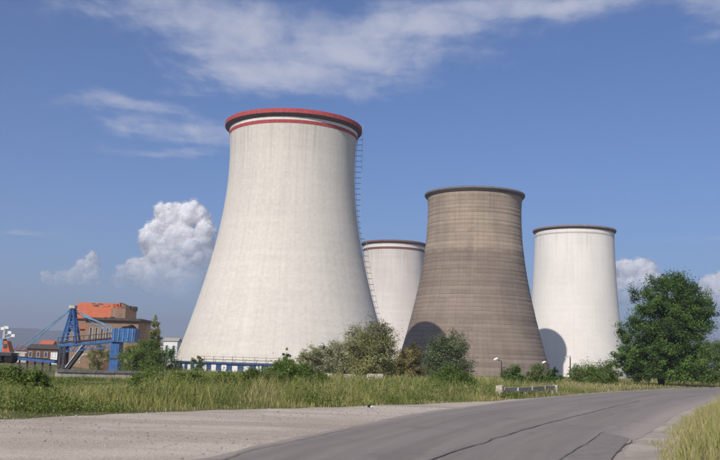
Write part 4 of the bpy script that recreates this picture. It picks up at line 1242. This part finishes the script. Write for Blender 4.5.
def blue_loader():
    """gantry with A-frame, walkway boom and coal hopper"""
    Y = 178; sc = Y / F
    o = at(64, 366, Y); g = gz(o.x, Y)
    O = Vector((o.x, Y, g))
    root = tag(empty('coal_loader', O), 'blue steel coal loader with A-frame mast, boom and filled hopper', 'loading machine')
    def P(px, py, dy=0.0):
        q = at(px, py, Y); return Vector((q.x - O.x, dy, q.z - O.z))
    top = P(72.5, 308)
    hw = 1.3
    fr = MB()
    for dy in (-hw, hw):
        fr.bar(P(63.5, 343, dy), top + Vector((0, dy * .4, 0)), .34); fr.bar(P(78, 343, dy), top + Vector((.3, dy * .4, 0)), .38)
        fr.bar(P(67.5, 327, dy * .8), P(76, 327, dy * .8), .2)
        fr.bar(P(66, 334, dy * .9), P(75.5, 320, dy * .7), .22); fr.bar(P(77, 334, dy * .9), P(68.5, 322, dy * .7), .22)
    a = fr.build('mast', M['blue'], root)
    MB().bar(P(70.5, 313, 0), P(61, 342, -.6), .35, .3).build('back_stay', M['pale_blue'], root)
    MB().box(tuple(top + Vector((-.5, -.9, -.1))), tuple(top + Vector((.7, .9, .5)))).build('sheave', M['pale_wall'], a)
    # boom with deck and rails
    b0, b1 = P(60, 346), P(121, 340.5)
    MB().bar(b0, b1, 2.6, .5).build('boom', M['blue'], root)
    dk = MB().bar(b0 + Vector((0, 0, .6)), b1 + Vector((0, 0, .6)), 3.0, .25).build('deck', M['dark_steel'], root)
    MB().bar(b0 + Vector((0, -1.4, 1.55)), b1 + Vector((0, -1.4, 1.55)), .12).build('hand_rail', M['dark_steel'], dk)
    for q in range(13):
        p = b0.lerp(b1, q / 12) + Vector((0, -1.4, .72))
        MB().bar(p, p + Vector((0, 0, .9)), .1).build('rail_post', M['dark_steel'], dk)
    for q in range(10):                     # lattice below the boom
        t0, t1 = q / 10, (q + 1) / 10
        lo0 = b0.lerp(b1, t0) + Vector((0, -1.2, -.3)); hi0 = b0.lerp(b1, (t0 + t1) / 2) + Vector((0, -1.2, -1.25)); lo1 = b0.lerp(b1, t1) + Vector((0, -1.2, -.3))
        MB().bar(lo0, hi0, .13).bar(hi0, lo1, .13).build('lattice_bar', M['blue'], root)
    MB().bar(b0 + Vector((.5, -1.2, -1.25)), b1 + Vector((-.5, -1.2, -1.25)), .16).build('lower_chord', M['blue'], root)
    for q in range(9):                      # ladder rungs up the mast
        t = q / 9
        MB().bar(P(63.5, 343, -1.35).lerp(top, t * .9), P(78, 343, -1.35).lerp(top, t * .9), .09).build('mast_rung', M['pale_blue'], root)
    # supports under the left end
    for px, dy in ((62.5, -1.1), (66.5, -1.1), (62.5, 1.1), (66.5, 1.1)):
        q = P(px, 346, dy); MB().bar((q.x, dy, -.4), q, .42).build('leg', M['dark_steel'], root)
    q0, q1 = P(63, 358, -1.1), P(66.3, 350, -1.1); MB().bar(q0, q1, .2).build('brace', M['dark_steel'], root)
    # inclined conveyor and drum
    c0, c1 = P(67, 370, -.4), P(84, 347.5, -.4)
    cv = MB().bar(c0, c1, 1.5, .7).build('conveyor', M['dark_steel'], root)
    for k in (-.85, .85): MB().bar(c0 + Vector((0, k, .5)), c1 + Vector((0, k, .5)), .18).build('conveyor_rail', M['steel'], cv)
    cc = P(86.5, 361); rr = 6.2 * sc
    pts = [cc + Vector((rr * math.cos(t), -.6, rr * 1.05 * math.sin(t))) for t in np.linspace(R(75), R(200), 12)]
    MB().tube(pts, .2, 6).build('chute_hoop', M['pale_wall'], root)
    # hopper tower
    h0, h1 = P(113.5, 342), P(136.5, 342); ht = P(125, 328.5).z
    hp = MB()
    xm0, xm1 = h0.x, h1.x
    vs = [(xm0, -2, h0.z), (xm1, -2, h0.z), (xm1, 2, h0.z), (xm0, 2, h0.z), (xm0 + .3, -2, ht), (xm1 + .2, -2, ht), (xm1 + .2, 2, ht), (xm0 + .3, 2, ht)]
    H_ = hp.add(vs, [(0, 3, 2, 1), (4, 5, 6, 7), (0, 1, 5, 4), (1, 2, 6, 5), (2, 3, 7, 6), (3, 0, 4, 7)]).build('hopper', M['blue'], root)
    for q in range(5):
        xx = xm0 + .5 + (xm1 - xm0 - .9) * q / 4
        MB().bar((xx, -2.08, h0.z + .05), (xx + .05, -2.08, ht - .02), .14).build('stiffener', M['pale_blue'], H_)
    bm = bmesh.new(); bmesh.ops.create_grid(bm, x_segments=14, y_segments=8, size=1)
    for v in bm.verts:
        x_, y_ = v.co.x, v.co.y
        v.co = Vector((xm0 + 1.4 + (x_ + 1) / 2 * (xm1 - xm0 - 1.6), y_ * 1.9, ht - .1 + (1 - y_ * y_) * (.75 + .2 * math.sin(x_ * 4)) * (1 - abs(x_) ** 4) + random.uniform(-.08, .08)))
    me = bpy.data.meshes.new('coal_heap'); bm.to_mesh(me); bm.free(); mesh_obj('coal_heap', me, M['coal'], H_)
    f0, f1 = P(112.8, 342), P(121.5, 342)
    MB().box((f0.x, -1.6, -.4), (f1.x, 1.6, h0.z - .01)).build('column', M['blue'], root)
    MB().box((f0.x - .08, -1.7, h0.z * .45), (f1.x + .08, 1.7, h0.z * .45 + .2)).build('column_band', M['dark_steel'], root)
    MB().box((P(106, 360).x, -1.3, -.4), (P(112, 360).x, .5, P(108, 361.5).z)).build('pump_box', M['brown_wall'], root)
    # stays
    MB().tube([top, P(100, 323), P(114, 333)], .11, 5).build('stay', M['pale_blue'], root)
    MB().tube([top + Vector((.3, .5, -.6)), P(96, 325, .5), P(112, 335, .5)], .1, 5).build('stay', M['pale_blue'], root)
    MB().bar(P(84, 316), P(112, 327), .25, .3).build('jib', M['pale_blue'], root)
    for dx in (0, 2.5):
        MB().tube([top, P(42 + dx, 331 + dx * .4), P(14 + dx * 3, 351.5)], .10, 5).build('stay', M['pale_blue'], root)
blue_loader()

def yard_machine():
    """orange cab machine with white mast at the picture edge, and its conveyor"""
    Y = 150; sc = Y / F
    o = at(6, 362, Y); g = gz(o.x, Y); O = Vector((o.x, Y, g))
    root = tag(empty('yard_machine', O), 'orange and white yard machine with mast lamps at the far edge', 'machine')
    def P(px, py, dy=0.0):
        q = at(px, py, Y); return Vector((q.x - O.x, dy, q.z - O.z))
    def slab(name, a, b, d0, d1, mat, par=root, top=0.0):
        p, q = P(*a), P(*b)
        return MB().box((min(p.x, q.x), d0, min(p.z, q.z)), (max(p.x, q.x), d1, max(p.z, q.z))).build(name, M[mat], par)
    c = MB(); a0, a1 = P(4, 352), P(12.2, 352); zt = P(8, 341).z
    c.add([(a0.x, -1, a0.z), (a1.x, -1, a0.z), (a1.x, 1, a0.z), (a0.x, 1, a0.z), (a0.x + .1, -.9, zt), (a1.x - .7, -.9, zt), (a1.x - .7, .9, zt), (a0.x + .1, .9, zt)], [(0, 3, 2, 1), (4, 5, 6, 7), (0, 1, 5, 4), (1, 2, 6, 5), (2, 3, 7, 6), (3, 0, 4, 7)])
    cab = c.build('cab', M['orange'], root)
    slab('window', (6, 344), (9, 348), -1.06, -.9, 'glass', cab)
    slab('side_tank', (-4, 338.5), (3.8, 352), -.8, .8, 'pale_blue')
    slab('chassis', (-3, 352.2), (14, 356), -1.3, 1.3, 'dark_steel')
    for px in (0, 11):
        q = P(px, 359); rr = 4.2 * sc
        MB().tube([(q.x, -1.2, max(q.z, rr - .1)), (q.x, 1.2, max(q.z, rr - .1))], rr, 14).build('wheel', M['coal'], root)
    mz = P(5, 326)
    mast = MB().bar((mz.x, 0, zt - .2), (mz.x, 0, mz.z), .35).build('mast', M['pale_wall'], root)
    for px, py in ((3, 329), (7.2, 328), (10, 333), (13.5, 336)):
        q = P(px, py); MB().bar((mz.x, 0, q.z - .5), q, .13).build('lamp_arm', M['steel'], mast)
        MB().box((q.x - .3, -.25, q.z - .15), (q.x + .3, .2, q.z + .3)).build('lamp', M['white_panel'], mast)
    # low blue belt running right
    Y2 = 165
    a, b = at(10, 357.5, Y2), at(56, 362, Y2)
    r2 = tag(empty('belt_conveyor', (a.x, Y2, gz(a.x, Y2))), 'low blue belt conveyor running towards the loader', 'conveyor')
    gg = r2.location.z
    p0, p1 = Vector((0, 0, a.z - gg)), Vector((b.x - a.x, 0, b.z - gg))
    MB().bar(p0, p1, 1.6, .5).build('belt', M['blue'], r2)
    MB().bar(p0 + Vector((0, 0, .32)), p1 + Vector((0, 0, .32)), 1.2, .12).build('belt_load', M['coal'], r2)
    for q in range(6):
        p = p0.lerp(p1, (q + .3) / 6)
        MB().bar((p.x, 0, -.4), (p.x, 0, p.z - .2), .25).build('leg', M['dark_steel'], r2)
yard_machine()

def far_sheds():
    g = LOW - .1
    def shed(x0p, x1p, pt, Y, depth, wall, roofm, label, rh=1.6, wins=0, door=None):
        a, b = at(x0p, 350, Y), at(x1p, 350, Y); z = at((x0p + x1p) / 2, pt, Y).z
        root = tag(empty('shed', (a.x, Y, g)), label, 'building', 'low buildings behind the works')
        W = b.x - a.x; H = z - g - rh
        MB().box((0, 0, 0), (W, depth, H)).build('wall', M[wall], root)
        MB().add([(-.4, -.5, H), (W + .4, -.5, H), (W + .4, depth + .5, H), (-.4, depth + .5, H), (-.4, depth / 2, H + rh), (W + .4, depth / 2, H + rh)], [(0, 1, 5, 4), (2, 3, 4, 5), (1, 2, 5), (3, 0, 4), (3, 2, 1, 0)]).build('roof', M[roofm], root)
        for q in range(wins):
            xx = W * (q + .5) / wins
            window(root, xx - .6, xx + .6, H * .42, H * .82, -.1, 2)
        if door:
            MB().box((W * door, -.12, 0), (W * door + 2.2, -.003, H * .8)).build('door', M['white_panel'], root)
    shed(27, 58, 344, 300, 10, 'brown_wall', 'felt', 'long brown shed with white door behind the belt conveyor', wins=4, door=.78)
    shed(14, 31, 346, 330, 9, 'pale_wall', 'rust_red', 'pale shed with red roof beside the long brown shed', wins=2)
    shed(38, 50, 340, 380, 10, 'pale_wall', 'tile', 'pale house with orange roof rising behind the brown shed', rh=3, wins=2)
    shed(163, 177, 337.5, 420, 10, 'white_panel', 'white_concrete', 'white shed seen just left of the pale tower foot', wins=2)
    shed(154, 165, 341.5, 440, 9, 'pale_wall', 'grey_rim', 'small grey roofed shed beside the white shed', wins=1)
far_sheds()

# ------------------------------------------------------------------ towering clouds far beyond the hills
def cloud_mat(z0, z1, dens, sss, px, cut, lo):
    m, N = material('cumulus')
    o = N.n('ShaderNodeTexCoord').outputs['Object']
    z = N.n('ShaderNodeSeparateXYZ', {0: o}).outputs[2]
    ns = N.noise(o, .0012, 6, .65)
    zz = N.math('ADD', z, N.math('MULTIPLY', N.math('SUBTRACT', ns, .5), (z1 - z0) * .9))
    al = N.remap(zz, z0, z1, 0.0, dens)
    mx = N.n('ShaderNodeBsdfPrincipled', {'Base Color': (1.0, .94, .92, 1), 'Roughness': 1.0, 'Specular IOR Level': 0.0, 'Subsurface Weight': 1.0, 'Subsurface Radius': (1, 1, 1), 'Subsurface Scale': sss})
    tr = N.n('ShaderNodeBsdfTransparent')
    fr = N.noise(o, 1 / (5.5 * px), 4, .58)
    al = N.math('MULTIPLY', al, N.remap(fr, cut, cut + .22, lo, 1.0))
    fin = N.n('ShaderNodeMixShader', {0: al, 1: tr.outputs[0], 2: mx.outputs[0]})
    N.n('ShaderNodeOutputMaterial', {0: fin.outputs[0]})
    return m
def cloud(blobs, Y, label, dens, fade, seed):
    """blobs: (px, py, radius in px)"""
    rr = random.Random(seed)
    sc = Y / F
    c0 = at(blobs[0][0], blobs[0][1], Y)
    bm = bmesh.new()
    for px, py, r_ in blobs:
        c = at(px, py, Y) - c0
        for q in range(22):
            if q == 0: off = Vector((0, 0, 0)); r2 = r_ * sc * .86
            else:
                dv = Vector((rr.gauss(0, 1), rr.gauss(0, .8), rr.gauss(.15, .9))).normalized(); off = dv * r_ * sc * rr.uniform(.5, .8); r2 = r_ * sc * rr.uniform(.2, .5)
            bmesh.ops.create_icosphere(bm, subdivisions=2, radius=r2, matrix=Matrix.Translation(c + off))
    me = bpy.data.meshes.new('cloud'); bm.to_mesh(me); bm.free()
    z0 = at(blobs[0][0], fade[0], Y).z - c0.z; z1 = at(blobs[0][0], fade[1], Y).z - c0.z
    first = None
    for name, grow, al, cut, lo in (('cloud', 0.0, dens, .34, .86), ('veil', 1.3, dens * .45, .42, .1), ('veil', 2.6, dens * .30, .48, .0)):
        mt = cloud_mat(z0, z1, al, 16 * sc, sc, cut, lo)
        mm = me if first is None else me.copy()
        mm.materials.clear()
        o = mesh_obj(name, mm, mt, first, c0 if first is None else None)
        first = first or o
        rm = o.modifiers.new('remesh', 'REMESH'); rm.mode = 'VOXEL'; rm.voxel_size = (.8 if grow == 0 else 1.2) * sc; rm.use_smooth_shade = True
        for size, strength in ((7, 2.6), (2.6, 1.6), (1.3, .8)):
            tx = bpy.data.textures.new('billow', 'CLOUDS'); tx.noise_scale = size * sc; tx.noise_depth = 3; tx.noise_type = 'SOFT_NOISE'
            dm = o.modifiers.new('billow', 'DISPLACE'); dm.texture = tx; dm.texture_coords = 'GLOBAL'; dm.strength = strength * sc * (1 if grow == 0 else 1.4); dm.mid_level = .5
        if grow:
            dm = o.modifiers.new('swell', 'DISPLACE'); dm.strength = grow * sc; dm.mid_level = 0.0
    o = first
    tag(o, label, 'cloud', 'cumulus clouds low in the sky')
cloud([(170, 216, 15), (190, 214, 14), (201, 217, 10), (156, 240, 18), (178, 238, 20), (203, 236, 14), (170, 258, 22), (195, 258, 22), (140, 272, 17), (126, 274, 10), (160, 280, 22), (185, 282, 24), (117, 281, 8)], 21000,
      'big billowing white cumulus cloud beside the tallest tower', .76, (312, 218), 5)
cloud([(88, 268, 11), (93, 259, 7), (76, 276, 10), (62, 279, 9), (48, 279, 8), (92, 280, 10)], 22000, 'small faint cumulus puffs left of the big cloud', .42, (296, 252), 9)
cloud([(632, 276, 16), (644, 272, 13), (622, 268, 9), (654, 282, 12), (664, 292, 14), (636, 294, 20), (615, 290, 14)], 23000, 'pale cumulus cloud between the white tower and roadside tree', .62, (322, 256), 12)
cloud([(716, 290, 14), (708, 284, 9), (726, 284, 14), (704, 300, 12), (722, 304, 18)], 23500, 'pale cumulus cloud behind the roadside tree at the edge', .60, (326, 270), 15)

# ------------------------------------------------------------------ air
def haze():
    o = MB().box((-8900, -8900, -8), (8900, 8900, 340)).build('haze', None)
    m, N = material('haze_air')
    v = N.n('ShaderNodeVolumePrincipled', {'Color': (.80, .84, 1.0, 1), 'Density': .00026, 'Anisotropy': .2})
    N.n('ShaderNodeOutputMaterial', {'Volume': v.outputs[0]})
    o.data.materials.append(m)
    tag(o, 'thin bluish summer haze over the whole valley', 'haze', kind='stuff')
haze()
